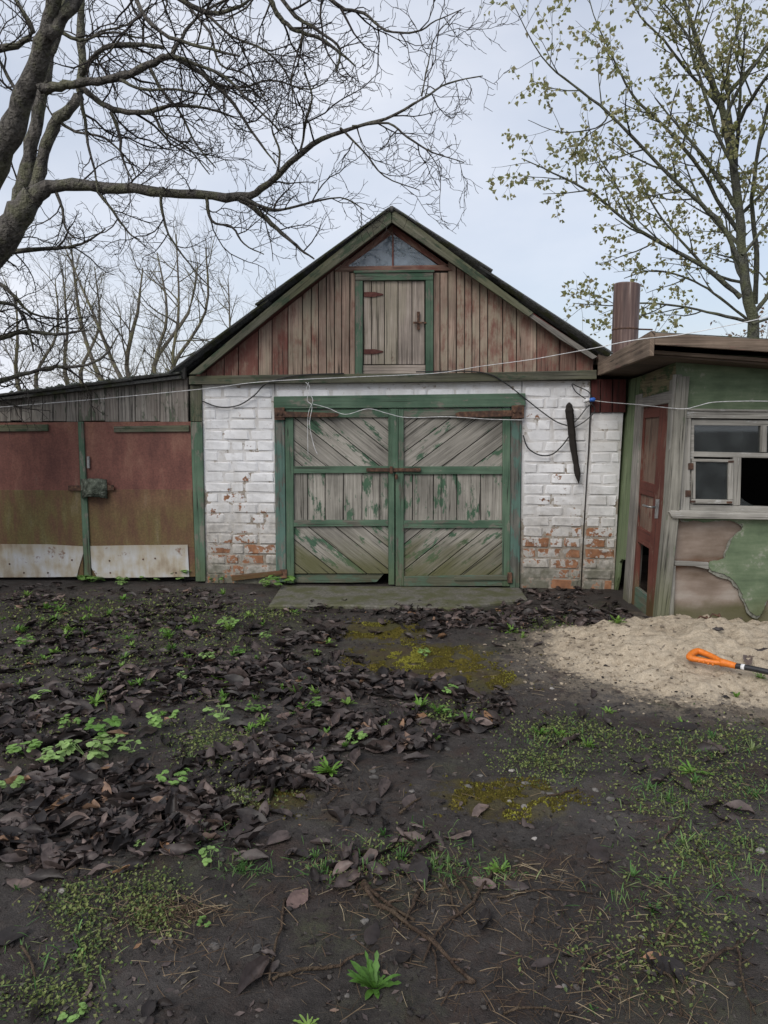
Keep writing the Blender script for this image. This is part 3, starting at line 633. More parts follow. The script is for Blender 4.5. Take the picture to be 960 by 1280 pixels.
# door leaves
def clip_poly(poly, a, b, c):
    out = []
    for i in range(len(poly)):
        p, q = poly[i], poly[(i + 1) % len(poly)]; dp, dq = a * p[0] + b * p[1] - c, a * q[0] + b * q[1] - c
        if dp >= 0: out.append(p)
        if dp * dq < 0: t = dp / (dp - dq); out.append((p[0] + (q[0] - p[0]) * t, p[1] + (q[1] - p[1]) * t))
    return out
def diag_panel(parent, rect, slope, wid, phase):
    x0, y0, x1, y1 = rect; poly = [(x0, y0), (x1, y0), (x1, y1), (x0, y1)]
    l = math.hypot(slope, 1); nx_, ny_ = -slope / l, 1 / l
    cs = [nx_ * x + ny_ * y for x, y in poly]; c = min(cs) - phase
    while c < max(cs):
        wd = wid * rng.uniform(0.85, 1.15)
        p = clip_poly(clip_poly(poly, nx_, ny_, c + 0.5), -nx_, -ny_, -(c + wd - 0.5)); c += wd
        if len(p) < 3: continue
        area = abs(sum(p[i][0] * p[(i + 1) % len(p)][1] - p[(i + 1) % len(p)][0] * p[i][1] for i in range(len(p)))) / 2
        if area < 12: continue
        slab('plank', FAC, p, 0.0 + rng.uniform(-.003, .003), 0.022, MAT['grey_green'], parent, (1, -slope), 0.002)
def vert_panel(parent, xs_, y0, y1):
    for a, b in zip(xs_, xs_[1:]):
        slab('plank', FAC, [(a + .5, y0), (b - .5, y0), (b - .5, y1), (a + .5, y1)], rng.uniform(-.003, .003), 0.022, MAT['grey_green'], parent, (0, 1), 0.002)
leafL = slab('garage_door', FAC, [(357, 512), (492.5, 511), (492.5, 716), (359, 717)], -0.024, 0.01, MAT['dark'], gp, (0, 1), 0)
diag_panel(leafL, (366, 521, 485.5, 584), 0.80, 21, 6); vert_panel(leafL, [366, 384.6, 406.5, 429.5, 452.5, 475, 485.5], 590, 652); diag_panel(leafL, (366.5, 657, 485.5, 717), 0.80, 21, 2)
leafR = slab('garage_door', FAC, [(494.5, 511), (637.5, 510), (637, 732), (494.5, 732)], -0.024, 0.01, MAT['dark'], gp, (0, 1), 0)
diag_panel(leafR, (504.5, 521, 629, 584), -0.74, 22, 8); vert_panel(leafR, [504.5, 515.5, 541.6, 571, 600.5, 629], 591, 652.5); diag_panel(leafR, (504.5, 659, 629, 721), -0.80, 22, 4)
def strip(name, parent, pts, off, gr, mat='green', th=0.024): return slab(name, FAC, pts, off, th, MAT[mat], parent, gr, 0.003)
strip('stile', leafL, [(356.2, 511.5), (366.5, 511.3), (367.5, 729), (358.5, 729)], 0.026, (0, 1))
strip('stile', leafL, [(485.3, 511), (493, 511), (493, 731), (485.6, 731)], 0.026, (0, 1))
strip('rail', leafL, [(366.7, 511.3), (485.1, 510.8), (485.1, 521.8), (366.7, 522)], 0.024, (1, 0))
strip('rail', leafL, [(366.7, 583), (485.2, 582.6), (485.2, 591.2), (366.7, 591.8)], 0.024, (1, 0))
strip('rail', leafL, [(366.9, 650.2), (485.3, 650), (485.3, 657.6), (366.9, 658.4)], 0.024, (1, 0))
slab('kick_board', FAC, [(367.5, 718), (480, 717.5), (471, 727.5), (440, 728.5), (367.5, 728.5)], -0.02, 0.02, MAT['jamb'], leafL, (1, 0), 0.003)
strip('stile', leafR, [(494.4, 510.7), (504.6, 510.6), (504.8, 732.5), (494.5, 732.5)], 0.027, (0, 1))
strip('stile', leafR, [(628.3, 510.2), (638.2, 510), (637.2, 733), (627.8, 733)], 0.027, (0, 1))
strip('rail', leafR, [(504.8, 510.6), (628.1, 510.2), (628.1, 522), (504.8, 522)], 0.025, (1, 0))
strip('rail', leafR, [(504.8, 583.2), (628, 583), (628, 592.6), (504.8, 593)], 0.025, (1, 0))
strip('rail', leafR, [(504.9, 650.6), (627.9, 650.4), (627.9, 660), (504.9, 660.4)], 0.025, (1, 0))
strip('kick_board', leafR, [(504.9, 720.6), (627.7, 719), (627.7, 732.6), (504.9, 732.8)], 0.025, (1, 0), 'jamb')
strip('kick_board', leafR, [(568, 721.5), (634, 719.2), (634, 725.5), (568, 726)], 0.04, (1, 0), 'jamb', 0.014)
strip('astragal', leafL, [(488, 511), (497.5, 511), (497.5, 586), (488, 586)], 0.04, (0, 1), 'green', 0.014)
def hinge(parent, pts, off=0.036): return slab('hinge', FAC, pts, off, 0.008, MAT['rust'], parent, (1, 0), 0.002)
hinge(leafL, [(343, 514), (400, 515.5), (422, 516.2), (424, 518.5), (421, 521), (395, 521.5), (358, 521.5), (343, 522.5)], 0.062)
slab('hinge', FAC, [(342.5, 509.5), (355.5, 509.2), (356, 525), (342.8, 525)], 0.054, 0.012, MAT['rust'], leafL, (1, 0), 0.003)
hinge(leafR, [(569, 517), (574, 514.6), (640, 512.6), (640, 520.3), (600, 521.8), (571, 522)], 0.062)
slab('hinge', FAC, [(639.6, 507), (655.5, 506), (655, 523), (639.4, 523.6)], 0.056, 0.012, MAT['rust'], leafR, (1, 0), 0.003)
slab('hinge', FAC, [(349, 712.5), (358.5, 712), (358.8, 723), (349.2, 723.2)], 0.04, 0.02, MAT['rust'], leafL, (1, 0), 0.003)
slab('hinge', FAC, [(634.5, 716), (640.5, 716), (640.5, 729), (634.5, 729)], 0.045, 0.02, MAT['rust'], leafR, (1, 0), 0.003)
for px, py in ((345.5, 517.5), (351.5, 517)):
    c = FAC.P(px, py, 0.06); tube('bolt', [c, c + FAC.n * 0.014], 0.014, MAT['rust'], leafL, 7, 1, False)
for px, py in ((643, 514), (650, 514)):
    c = FAC.P(px, py, 0.06); tube('bolt', [c, c + FAC.n * 0.014], 0.014, MAT['rust'], leafR, 7, 1, False)
slab('latch_bar', FAC, [(458, 585), (526, 585.2), (526, 589.6), (458, 589.6)], 0.05, 0.016, MAT['rust'], leafR, (1, 0), 0.002)
slab('latch_staple', FAC, [(487, 583), (491, 583), (491, 592), (487, 592)], 0.062, 0.012, MAT['rust'], leafL, (0, 1), 0.002)
c = FAC.P(495.5, 593, 0.06); tube('padlock', [c, c - Vector((0, 0, 0.045))], 0.013, MAT['rust'], leafR, 8, 1, False)
# red board along the foot of the wall
slab('foot_board', FAC, [(289, 720), (352, 713.5), (353, 719), (290, 726.5)], 0.05, 0.03, MAT['door_red'], gp, (1, 0.1))
# concrete apron
ap = [G(352, 735), G(650, 738), G(660, 752), G(560, 764), G(430, 760), G(335, 761)]
def concrete():
    m = M('mossy_concrete'); n = m.noise(6, 6); f = m.noise(50, 4)
    col = m.ramp(f, [(0.3, (0.085, 0.08, 0.068)), (0.7, (0.17, 0.16, 0.14))]); col = m.mix(m.rng(n, 0.4, 0.62, 0.1, 0.85), col, (0.075, 0.078, 0.035))
    return m.done(col, 0.9, m.ma('ADD', n, f), 0.5, 0.008, spec=0.2)
apron = prism('concrete_apron', [p + Vector((0, 0, 0.028)) for p in ap], Vector((0, 0, -0.12)), concrete(), None, 0.012)
tag(apron, kind='structure')

# ---------------- left shed with metal doors
shed = empty('metal_door_shed', base_at(FAC, 120), 'low lean-to shed with rusty red metal doors and lichened board fascia', 'shed')
SL = -60
SE = -200
band_seams = [SE, -182, -160, -141, -120, -98, -80, SL, -40, -22, -8, 13.5, 27, 39, 53, 66, 82.6, 98, 114, 131, 148, 169, 200, 235.6]
def ysh(x): return 500 - (x) * (500 - 473) / 225
band = slab('fascia_backing', FAC, [(SE, 524), (234, 524), (234, 475), (SE, ysh(SE) + 3)], -0.03, 0.02, MAT['dark'], shed, (1, 0), 0)
for a, b in zip(band_seams, band_seams[1:]):
    jt = rng.uniform(-.8, .8)
    slab('plank', FAC, [(a + .45, 526.5 + jt), (b - .45, 526.5 + jt), (b - .45, ysh(b)), (a + .45, ysh(a))], 0.0 + rng.uniform(-.004, .004), 0.025, MAT['shed_plank'], band, (0, 1), 0.002)
# roof slab with sheets
def shed_roof():
    a = FAC.P(SE - 10, ysh(SE - 10) - 3, 0.1); b = FAC.P(226, 469, 0.1); s = (b - a); Ls = s.length; s.normalize(); up = FAC.n.cross(s); up = up if up.z > 0 else -up
    rf = prism('roof', [a - up * 0.03, b - up * 0.03, b, a], FAC.n * -3.6, MAT['roofing'], shed, 0.003, (s, up))
    k = 0; x = 0.0
    while x < Ls:
        x2 = min(Ls, x + 1.0)
        q = [a + s * x + up * (0.003 + 0.006 * (k % 2)), a + s * x2 + up * (0.003 + 0.006 * (k % 2)), a + s * x2 + up * 0.03, a + s * x + up * (0.03 + 0.01 * (k % 2))]
        prism('roof_sheet', [p + FAC.n * (0.03 + rng.uniform(-.015, .015)) for p in q], FAC.n * -3.65, MAT['roofing'], rf, 0.006); x = x2; k += 1
    # moss and litter lying along the front edge
    V, Fc = [], []
    for i in range(420):
        t = rng.random() * Ls; c = a + s * t + up * 0.038 + FAC.n * rng.uniform(-0.25, 0.03); r = rng.uniform(0.008, 0.024)
        b0 = len(V)
        for dx, dy, dz in ((-1, -1, -.5), (1, -1, -.5), (1, 1, -.5), (-1, 1, -.5), (0, 0, 1)):
            V.append(c + Vector((dx * r * rng.uniform(.6, 1.3), dy * r, dz * r * rng.uniform(.5, 1))))
        Fc += [(b0, b0 + 1, b0 + 4), (b0 + 1, b0 + 2, b0 + 4), (b0 + 2, b0 + 3, b0 + 4), (b0 + 3, b0, b0 + 4)]
    mo = mesh_from('moss', V, Fc, MAT['felt'], rf); mo['kind'] = 'stuff'
shed_roof()
slab('post', FAC, [(237, 482), (252, 481.5), (252.5, 527), (237.8, 527)], 0.012, 0.1, MAT['green_dark'], shed, (0, 1), 0.004)
slab('post', FAC, [(238, 527.6), (252.6, 527.6), (256.8, 727), (244.5, 727)], 0.018, 0.1, MAT['green'], shed, (0, 1), 0.004)
slab('dark_sky_blocker', FAC, [(222, 478), (250, 478), (256, 725), (230, 725)], -0.06, 0.02, MAT['dark'], shed, (0, 1), 0)  # added dark sheet, blocks sky in the gap beside the post
slab('bracket', FAC, [(226, 459), (231, 459), (231, 474), (226, 474)], 0.05, 0.05, MAT['grey'], shed, (0, 1), 0.004)
dL = slab('shed_door', FAC, [(SL, 529), (97.5, 527.5), (104.5, 721), (SL, 723)], 0.002, 0.03, MAT['metal_door'], shed, (0, 1), 0.003)
dR = slab('shed_door', FAC, [(101, 527.5), (238.5, 527), (244.5, 721), (110, 722)], 0.0, 0.03, MAT['metal_door'], shed, (0, 1), 0.003)
slab('sheet', FAC, [(SL, 612), (100.5, 613), (104, 683), (SL, 684)], 0.006, 0.003, MAT['metal_low'], dL, (0, 1), 0.001)
slab('sheet', FAC, [(107, 611.5), (240, 612), (243, 684), (110, 684)], 0.004, 0.003, MAT['metal_mid'], dR, (0, 1), 0.001)
slab('kick_panel', FAC, [(SL, 680), (60, 680.5), (104, 683), (104, 692), (98, 712), (96, 721), (60, 721.5), (SL, 722)], 0.012, 0.004, MAT['kick'], dL, (1, 0), 0.001)
slab('kick_panel', FAC, [(112.5, 682.5), (170, 681.5), (234.5, 681), (236.5, 721), (170, 722), (122, 722.5), (113.5, 709)], 0.012, 0.004, MAT['kick'], dR, (1, 0), 0.001)
for px, py in ((30, 716), (60, 716), (90, 700), (137, 701), (179, 699), (194, 698), (138, 716), (220, 716), (12, 705)):
    c = FAC.P(px, py, 0.012); tube('rivet', [c, c + FAC.n * 0.004], 0.009, MAT['rust'], dL if px < 104 else dR, 6, 1, False)
slab('batten', FAC, [(SL, 531.5), (59.5, 530.5), (59.5, 539), (SL, 540)], 0.026, 0.024, MAT['green_dark'], dL, (1, 0))
slab('batten', FAC, [(142, 533), (236, 531.5), (236, 539.5), (142, 540.5)], 0.026, 0.024, MAT['green_dark'], dR, (1, 0))
slab('cover_strip', FAC, [(97, 527), (103.5, 527), (113.5, 720), (105, 720)], 0.028, 0.024, MAT['green'], dL, (0, 1))
slab('latch_bar', FAC, [(85, 607), (142, 606.5), (142, 613), (85, 613.5)], 0.04, 0.012, MAT['rust'], dR, (1, 0), 0.002)
slab('handle', FAC, [(108.2, 570.5), (111.5, 570.5), (111.8, 585.5), (108.6, 585.5)], 0.03, 0.02, MAT['steel'], dR, (0, 1), 0.002)
# arched rubber flap that shelters the lock
def flap():
    V, Fc = [], []; nn = 12
    a, b = FAC.P(101.5, 599, 0.04), FAC.P(133.5, 599, 0.04); u = b - a
    for t in (0, 1):
        for r_ in (0, 1, 2):
            for i in range(nn + 1):
                s = i / nn; arc = math.sin(s * math.pi)
                dz = -r_ / 2 * (0.185 - 0.02 * arc) + rng.uniform(-.004, .004)
                V.append(a + u * s + FAC.n * (0.012 + arc * (0.045 + 0.05 * r_ / 2) - t * 0.014) + Vector((0, 0, dz + 0.01 * arc)))
    st = nn + 1
    for r_ in (0, 1):
        for i in range(nn):
            o = r_ * st + i; Fc.append((o, o + st, o + st + 1, o + 1)); o += 3 * st; Fc.append((o, o + 1, o + st + 1, o + st))
    for i in range(nn):
        Fc.append((i, i + 1, i + 1 + 3 * st, i + 3 * st)); o = 2 * st + i; Fc.append((o, o + 3 * st, o + 1 + 3 * st, o + 1))
    for e in (0, nn):
        for r_ in (0, 1): o = r_ * st + e; Fc.append((o, o + st, o + st + 3 * st, o + 3 * st))
    return mesh_from('lock_flap', V, Fc, MAT['felt'], dR, True)
flap()
for a, b in zip([SE, -183, -160, -143, -120, -101, -82], [-183, -160, -143, -120, -101, -82, -74]):
    slab('plank', FAC, [(a + .45, 527.5), (b - .45, 527.5), (b - .45, 724), (a + .45, 724)], rng.uniform(-.004, .004), 0.03, MAT['shed_plank'], shed, (0, 1), 0.002)
slab('post', FAC, [(-74, 527.6), (-61, 527.6), (-61, 727), (-74, 727)], 0.018, 0.1, MAT['green'], shed, (0, 1), 0.004)
sxl = xu(SE, 600)
wbox('side_wall', sxl, sxl + 0.1, 0.05, 3.4, -0.03, 1.55, MAT['shed_plank'], shed)
wbox('rear_wall', sxl + 0.1, xl - 0.02, 3.3, 3.4, -0.03, 1.55, MAT['shed_plank'], shed)

# ---------------- green outbuilding on the right
cb = G(821, 781); YC = cb.y
FRO = Plane(cb, (1, 0, 0), (0, 0, 1))
far_b = FAC.P(767, 739); far_b.z = 0
top_n = FRO.P(846, 472)
SID = Plane(cb, cb - far_b, top_n - cb)
if SID.n.x > 0: SID.n = -SID.n
shack = empty('green_outbuilding', (cb.x + 1.0, cb.y + 0.6, 0), 'green painted outbuilding with peeling wallboard, broken window and flat roof', 'outbuilding')
def ssl(name, pts, off, th, mat, parent, gr=(0, 1), bev=0.003): return slab(name, SID, pts, off, th, MAT[mat], parent, gr, bev)
def fsl(name, pts, off, th, mat, parent, gr=(0, 1), bev=0.003): return slab(name, FRO, pts, off, th, MAT[mat], parent, gr, bev)
ssl('side_board', [(782, 476), (800, 470), (793.5, 580), (788.5, 640), (782.5, 690), (781, 700), (777, 699), (774, 703), (772, 722), (769, 738), (766.5, 739), (773, 600)], -0.01, 0.03, 'shack_green', shack)
ssl('door_jamb', [(794.5, 494), (802, 492), (794.5, 629), (785.5, 758), (778, 753), (787, 629)], 0.012, 0.09, 'grey', shack)
ssl('door_jamb', [(836.8, 476), (847, 470), (835, 629), (820.5, 782), (814.8, 779.5), (828.5, 629)], 0.014, 0.09, 'corner', shack)
ssl('head_board', [(798, 498.5), (841, 487.5), (837.2, 503.4), (802, 509)], 0.016, 0.07, 'grey', shack, (1, 0))
ssl('head_panel', [(801, 470), (846, 452), (842, 488), (798.5, 498.5)], 0.0, 0.03, 'shack_tan', shack, (1, 0))
door = empty('door', (0, 0, 0)); door.parent = shack
ssl('stile', [(802, 509), (806, 508.4), (798.7, 629), (794, 735), (791.5, 762), (785.5, 757), (794.5, 629)], -0.012, 0.035, 'door_red', door)
ssl('stile', [(825, 505.4), (836.5, 503.6), (828.3, 629), (814.5, 779), (807, 773.5), (811.2, 686), (818, 606)], -0.012, 0.035, 'door_red', door)
ssl('rail', [(806.2, 508.4), (824.8, 505.4), (824.3, 521), (805.6, 523)], -0.013, 0.033, 'door_red', door, (1, 0))
ssl('rail', [(799.6, 600), (817.8, 606), (816.6, 622), (799, 617)], -0.013, 0.033, 'door_red', door, (1, 0))
ssl('rail', [(796.8, 657), (813, 667), (811.2, 686), (796.3, 677)], -0.013, 0.033, 'door_red', door, (1, 0))
ssl('bottom_board', [(794, 733), (809, 745), (807.2, 773.4), (791.7, 762)], -0.013, 0.033, 'jamb', door, (1, 0))
ssl('panel', [(805.4, 522), (824.6, 520), (818, 607), (798.6, 601)], -0.028, 0.012, 'door_panel', door)
ssl('panel', [(798.6, 616), (817, 621), (813.2, 668), (796.4, 658)], -0.028, 0.012, 'door_panel', door)
h0 = SID.P(819, 634, 0.0); tube('handle', [h0, h0 + SID.n * 0.05, h0 + SID.n * 0.055 - SID.u * 0.12], 0.009, MAT['steel'], door, 8, 1)
ssl('lock_plate', [(819.5, 624), (824, 624), (822, 648), (818, 648)], -0.008, 0.004, 'steel', door, (0, 1), 0.001)
# front wall pieces round a real window opening
XR = 1180
fsl('corner_board', [(846.5, 468), (853, 468), (850, 640), (843.5, 700), (836, 782), (824.5, 782), (837.5, 640)], 0.02, 0.03, 'corner', shack)
fsl('corner_trim', [(843.5, 468), (846, 468), (837, 640), (824, 782), (820.5, 782), (834, 640)], 0.03, 0.04, 'window_wood', shack)
fsl('front_wall', [(846, 440), (XR, 455), (XR, 514), (864, 514), (864, 640), (846, 640)], -0.005, 0.02, 'wallboard', shack, (1, 0), 0)
fsl('front_wall', [(1090, 514.5), (XR, 514.5), (XR, 640), (1090, 640)], -0.005, 0.02, 'wallboard', shack, (1, 0), 0)
fsl('base_wall', [(835, 640.5), (XR, 648), (XR, 812), (822, 800)], -0.012, 0.05, 'bare', shack, (1, 0), 0)
# torn wallboard hanging below the window
torn = [(851, 649), (862, 652), (872, 650.5), (880, 653), (893, 651), (905, 650), (912, 650.5), (922, 653.5), (929, 656), (928, 662), (921, 667), (916, 673), (913, 681), (908, 690), (906, 698), (896, 701), (887, 702.5), (885, 707), (889, 713), (899, 716), (912, 721), (920, 729), (927, 741), (931, 752), (936, 762), (944, 769), (950, 770), (955, 762), (958, 752), (963, 744), (985, 748), (1010, 765), (1060, 770), (1120, 772), (XR, 775), (XR, 652), (930, 645.5)]
tj = []
for i, p in enumerate(torn):
    q = torn[(i + 1) % len(torn)]; tj.append(p); k = 3 if i < 32 else 0
    for s in range(k):
        t = (s + 1) / (k + 1); tj.append((p[0] + (q[0] - p[0]) * t + rng.uniform(-.9, .9), p[1] + (q[1] - p[1]) * t + rng.uniform(-.9, .9)))
sheet = fsl('torn_wallboard', tj, 0.022, 0.008, 'wallboard', shack, (1, 0), 0)
sheet['label'] = 'faded green wallboard torn away along a ragged edge'
# frayed grey inner layer that shows past the torn edge
cx_, cy_ = 990, 700
fr_pts = [(x + (-4 if x < 960 else 0) * (.5 + n3(x * .09, y * .09)) + rng.uniform(-1, 1), y + (4 if y > 690 else 1) * (.6 + n3(x * .09, y * .09, 4)) + rng.uniform(-1, 1)) for x, y in tj[:125:2]] + [(XR, 779), (XR, 652), (930, 646)]
fsl('frayed_layer', fr_pts, 0.011, 0.009, 'fray', shack, (1, 0), 0)
fsl('batten', [(843, 701), (886, 703), (886, 712), (868, 708), (843, 707)], 0.03, 0.025, 'window_wood', shack, (1, 0))
fsl('batten', [(838, 706), (845, 706), (842, 775), (836, 775)], 0.022, 0.02, 'window_wood', shack)
# window
win = empty('window', (0, 0, 0)); win.parent = shack
def wsl(name, pts, off, th, par, gr=(0, 1), mat='window_wood', bev=0.003): return fsl(name, pts, off, th, mat, par, gr, bev)
wsl('frame', [(852, 512.5), (1092, 516), (1092, 525.5), (852, 522.5)], 0.035, 0.05, win, (1, 0))
wsl('frame', [(852, 510.5), (1092, 514), (1092, 516.5), (852, 513)], 0.05, 0.06, win, (1, 0))
wsl('frame', [(852, 523), (864, 523), (862, 639), (848.5, 639)], 0.033, 0.05, win)
wsl('frame', [(1080, 526), (1092, 526), (1092, 646), (1080, 646)], 0.033, 0.05, win)
wsl('sash', [(864, 524), (1080, 527), (1080, 533.5), (868, 531.5), (867, 639), (862, 639)], 0.012, 0.05, win, (1, 0))
wsl('sash', [(867, 564.5), (1080, 569), (1080, 575), (867, 571)], 0.013, 0.05, win, (1, 0))
wsl('sash', [(951.8, 532), (959, 532), (958.5, 565.5), (951.5, 565.5)], 0.012, 0.05, win)
wsl('sash', [(1025, 533), (1032, 533), (1032, 567), (1025, 567)], 0.012, 0.05, win)
wsl('sash', [(916.5, 571.5), (927, 572), (925.5, 632), (915.5, 632)], 0.014, 0.05, win)
wsl('sash', [(1000, 573), (1010, 573), (1010, 636), (1000, 636)], 0.014, 0.05, win)
wsl('sash', [(862, 630.5), (1080, 637), (1080, 645), (862, 639)], 0.011, 0.05, win, (1, 0))
cas = empty('casement', (0, 0, 0)); cas.parent = shack
for q, g_ in (([(865, 573.5), (917, 574.5), (917, 578), (865, 577)], (1, 0)), ([(864.5, 624), (916.5, 625), (916.5, 630), (864.5, 629.5)], (1, 0)), ([(865, 577.2), (870, 577.3), (869.5, 623.8), (864.5, 623.8)], (0, 1)), ([(911, 578), (917, 578), (916.5, 624.8), (910.5, 624.8)], (0, 1))):
    wsl('frame', q, 0.03, 0.03, cas, g_)
fsl('pane', [(868, 576), (913, 576.5), (912.5, 626), (868, 625.5)], 0.012, 0.003, 'glass', cas, (0, 1), 0)
for px, py in ((863.5, 583), (860, 617)):
    fsl('hinge', [(px - 3, py - 4), (px + 3.5, py - 4), (px + 3.5, py + 4), (px - 3, py + 4)], 0.04, 0.006, 'rust', cas, (0, 1), 0.001)
for px, py in ((914, 577), (866, 627), (912, 628)):
    fsl('corner_plate', [(px - 3.5, py - 1.3), (px + 3.5, py - 1.3), (px + 3.5, py + 1.3), (px - 3.5, py + 1.3)], 0.034, 0.004, 'rust', cas, (1, 0), 0.001)
fsl('pane', [(866, 530.5), (953, 532), (953, 566), (866, 565.5)], -0.012, 0.003, 'glass', win, (0, 1), 0)
fsl('pane', [(957.5, 531.5), (1027, 533), (1027, 568), (957.5, 567)], -0.014, 0.003, 'glass', win, (0, 1), 0)
fsl('pane', [(1030, 533), (1081, 534), (1081, 569), (1030, 568)], -0.012, 0.003, 'glass', win, (0, 1), 0)
fsl('pane', [(1008, 574), (1081, 575), (1081, 638), (1008, 637)], -0.012, 0.003, 'glass', win, (0, 1), 0)
sh_ = fsl('pane', [(926, 633), (926, 622), (931, 626), (940, 631), (946, 634)], -0.012, 0.003, 'glass', win, (0, 1), 0); sh_['label'] = 'broken shard left in the empty lower opening'
sill = wsl('sill', [(836, 639.5), (1100, 647), (1100, 651.5), (841, 648)], 0.085, 0.09, win, (1, 0))
wsl('sill_board', [(838, 637.5), (1098, 645), (1098, 648), (838, 640.5)], 0.065, 0.08, win, (1, 0))
# roof: fascia boards, soffit, deck
SOF = FRO.P(816, 430, 0.42).z
c0 = FRO.P(815.5, 416, 0.42); c1 = FRO.P(815.5, 430.5, 0.42); e0 = FRO.P(1240, 441, 0.42); e1 = FRO.P(1240, 458, 0.42)
fdir = (e0 - c0).normalized()
f1 = FAC.P(747, 453.5, 0.08); f1b = FAC.P(747, 469.5, 0.08)
roof = prism('roof', [c0 + Vector((.02, .02, .01)), e0 + Vector((0, .02, .01)), e0 + Vector((0, 3.2, -.06)), Vector((f1.x + .03, f1.y + 1.0, f1.z + .01)), Vector((f1.x + .03, f1.y, f1.z + .01))], Vector((0, 0, -0.025)), MAT['roofing'], shack, 0.004)
prism('fascia', [c0, e0, e1, c1], Vector((0, 0.03, 0)), MAT['fascia'], roof, 0.003, (fdir, Vector((0, 0, 1))))
s1 = FRO.P(802, 450.5, 0.36)
sdr = (f1 - c0).normalized()
side_bot = Vector((c0.x - 0.012, c0.y, c0.z - 0.155))
prism('fascia', [c0 + Vector((-.016, -.012, .012)), side_bot, f1b, f1], Vector((0.03, 0.0, 0)), MAT['fascia'], roof, 0.003, (sdr, Vector((0, 0, 1))))
prism('fascia_strip', [c0 + Vector((.04, .14, -.10)), e0 + Vector((0, .14, -.13)), e0 + Vector((0, .14, -.155)), c0 + Vector((.04, .14, -.125))], Vector((0, 0.02, 0)), MAT['fascia'], roof, 0.002, (fdir, Vector((0, 0, 1))))
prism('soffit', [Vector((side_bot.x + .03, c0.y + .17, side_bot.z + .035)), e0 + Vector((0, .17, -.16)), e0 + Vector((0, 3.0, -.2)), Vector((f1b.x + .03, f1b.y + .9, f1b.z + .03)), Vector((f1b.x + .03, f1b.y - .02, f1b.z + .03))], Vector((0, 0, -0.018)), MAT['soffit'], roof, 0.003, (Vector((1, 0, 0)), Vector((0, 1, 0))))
# chimney pipe through the roof
pb = at_depth(780.5, 436, YC + 1.75); pt = at_depth(780.5, 356, YC + 1.75)
rp = (at_depth(797, 380, YC + 1.75) - at_depth(765, 380, YC + 1.75)).length / 2
chim = empty('chimney', (0, 0, 0)); chim.parent = shack
V, Fc = [], []; NB = 20
for (zz, rr) in ((pb.z - 0.25, rp), (pt.z - 0.01, rp), (pt.z, rp * 1.01), (pt.z - 0.004, rp * 0.94), (pt.z - 0.6, rp * 0.93)):
    for k in range(NB): V.append(Vector((pb.x + rr * math.cos(2 * math.pi * k / NB), pb.y + rr * math.sin(2 * math.pi * k / NB), zz + 0.012 * math.cos(2 * math.pi * k / NB + 2.5) * (zz > pt.z - .1))))
for i in range(4):
    for k in range(NB): Fc.append((i * NB + k, i * NB + (k + 1) % NB, (i + 1) * NB + (k + 1) % NB, (i + 1) * NB + k))
mesh_from('pipe', V, Fc, MAT['pipe'], chim, True)
V, Fc = [], []; zb = at_depth(780, 412, YC + 1.75).z
for zz, rr in ((zb - .008, rp * 1.0), (zb - .006, rp * 1.025), (zb + .006, rp * 1.025), (zb + .008, rp * 1.0)):
    for k in range(NB): V.append(Vector((pb.x + rr * math.cos(2 * math.pi * k / NB), pb.y + rr * math.sin(2 * math.pi * k / NB), zz)))
for i in range(3):
    for k in range(NB): Fc.append((i * NB + k, i * NB + (k + 1) % NB, (i + 1) * NB + (k + 1) % NB, (i + 1) * NB + k))
mesh_from('clamp_band', V, Fc, MAT['rust'], chim, True)
tube('clamp_rod', [Vector((pb.x + rp, pb.y - .03, zb)), Vector((pb.x + rp + 0.13, pb.y - .03, zb - .004))], 0.008, MAT['rust'], chim, 6, 1)
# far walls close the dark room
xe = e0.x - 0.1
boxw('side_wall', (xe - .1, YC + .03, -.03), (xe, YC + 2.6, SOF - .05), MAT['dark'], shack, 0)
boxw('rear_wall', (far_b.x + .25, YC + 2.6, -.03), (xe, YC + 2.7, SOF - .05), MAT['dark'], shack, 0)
boxw('floor', (far_b.x + .2, YC + .1, .0), (xe - .1, YC + 2.6, .05), MAT['soffit'], shack, 0)

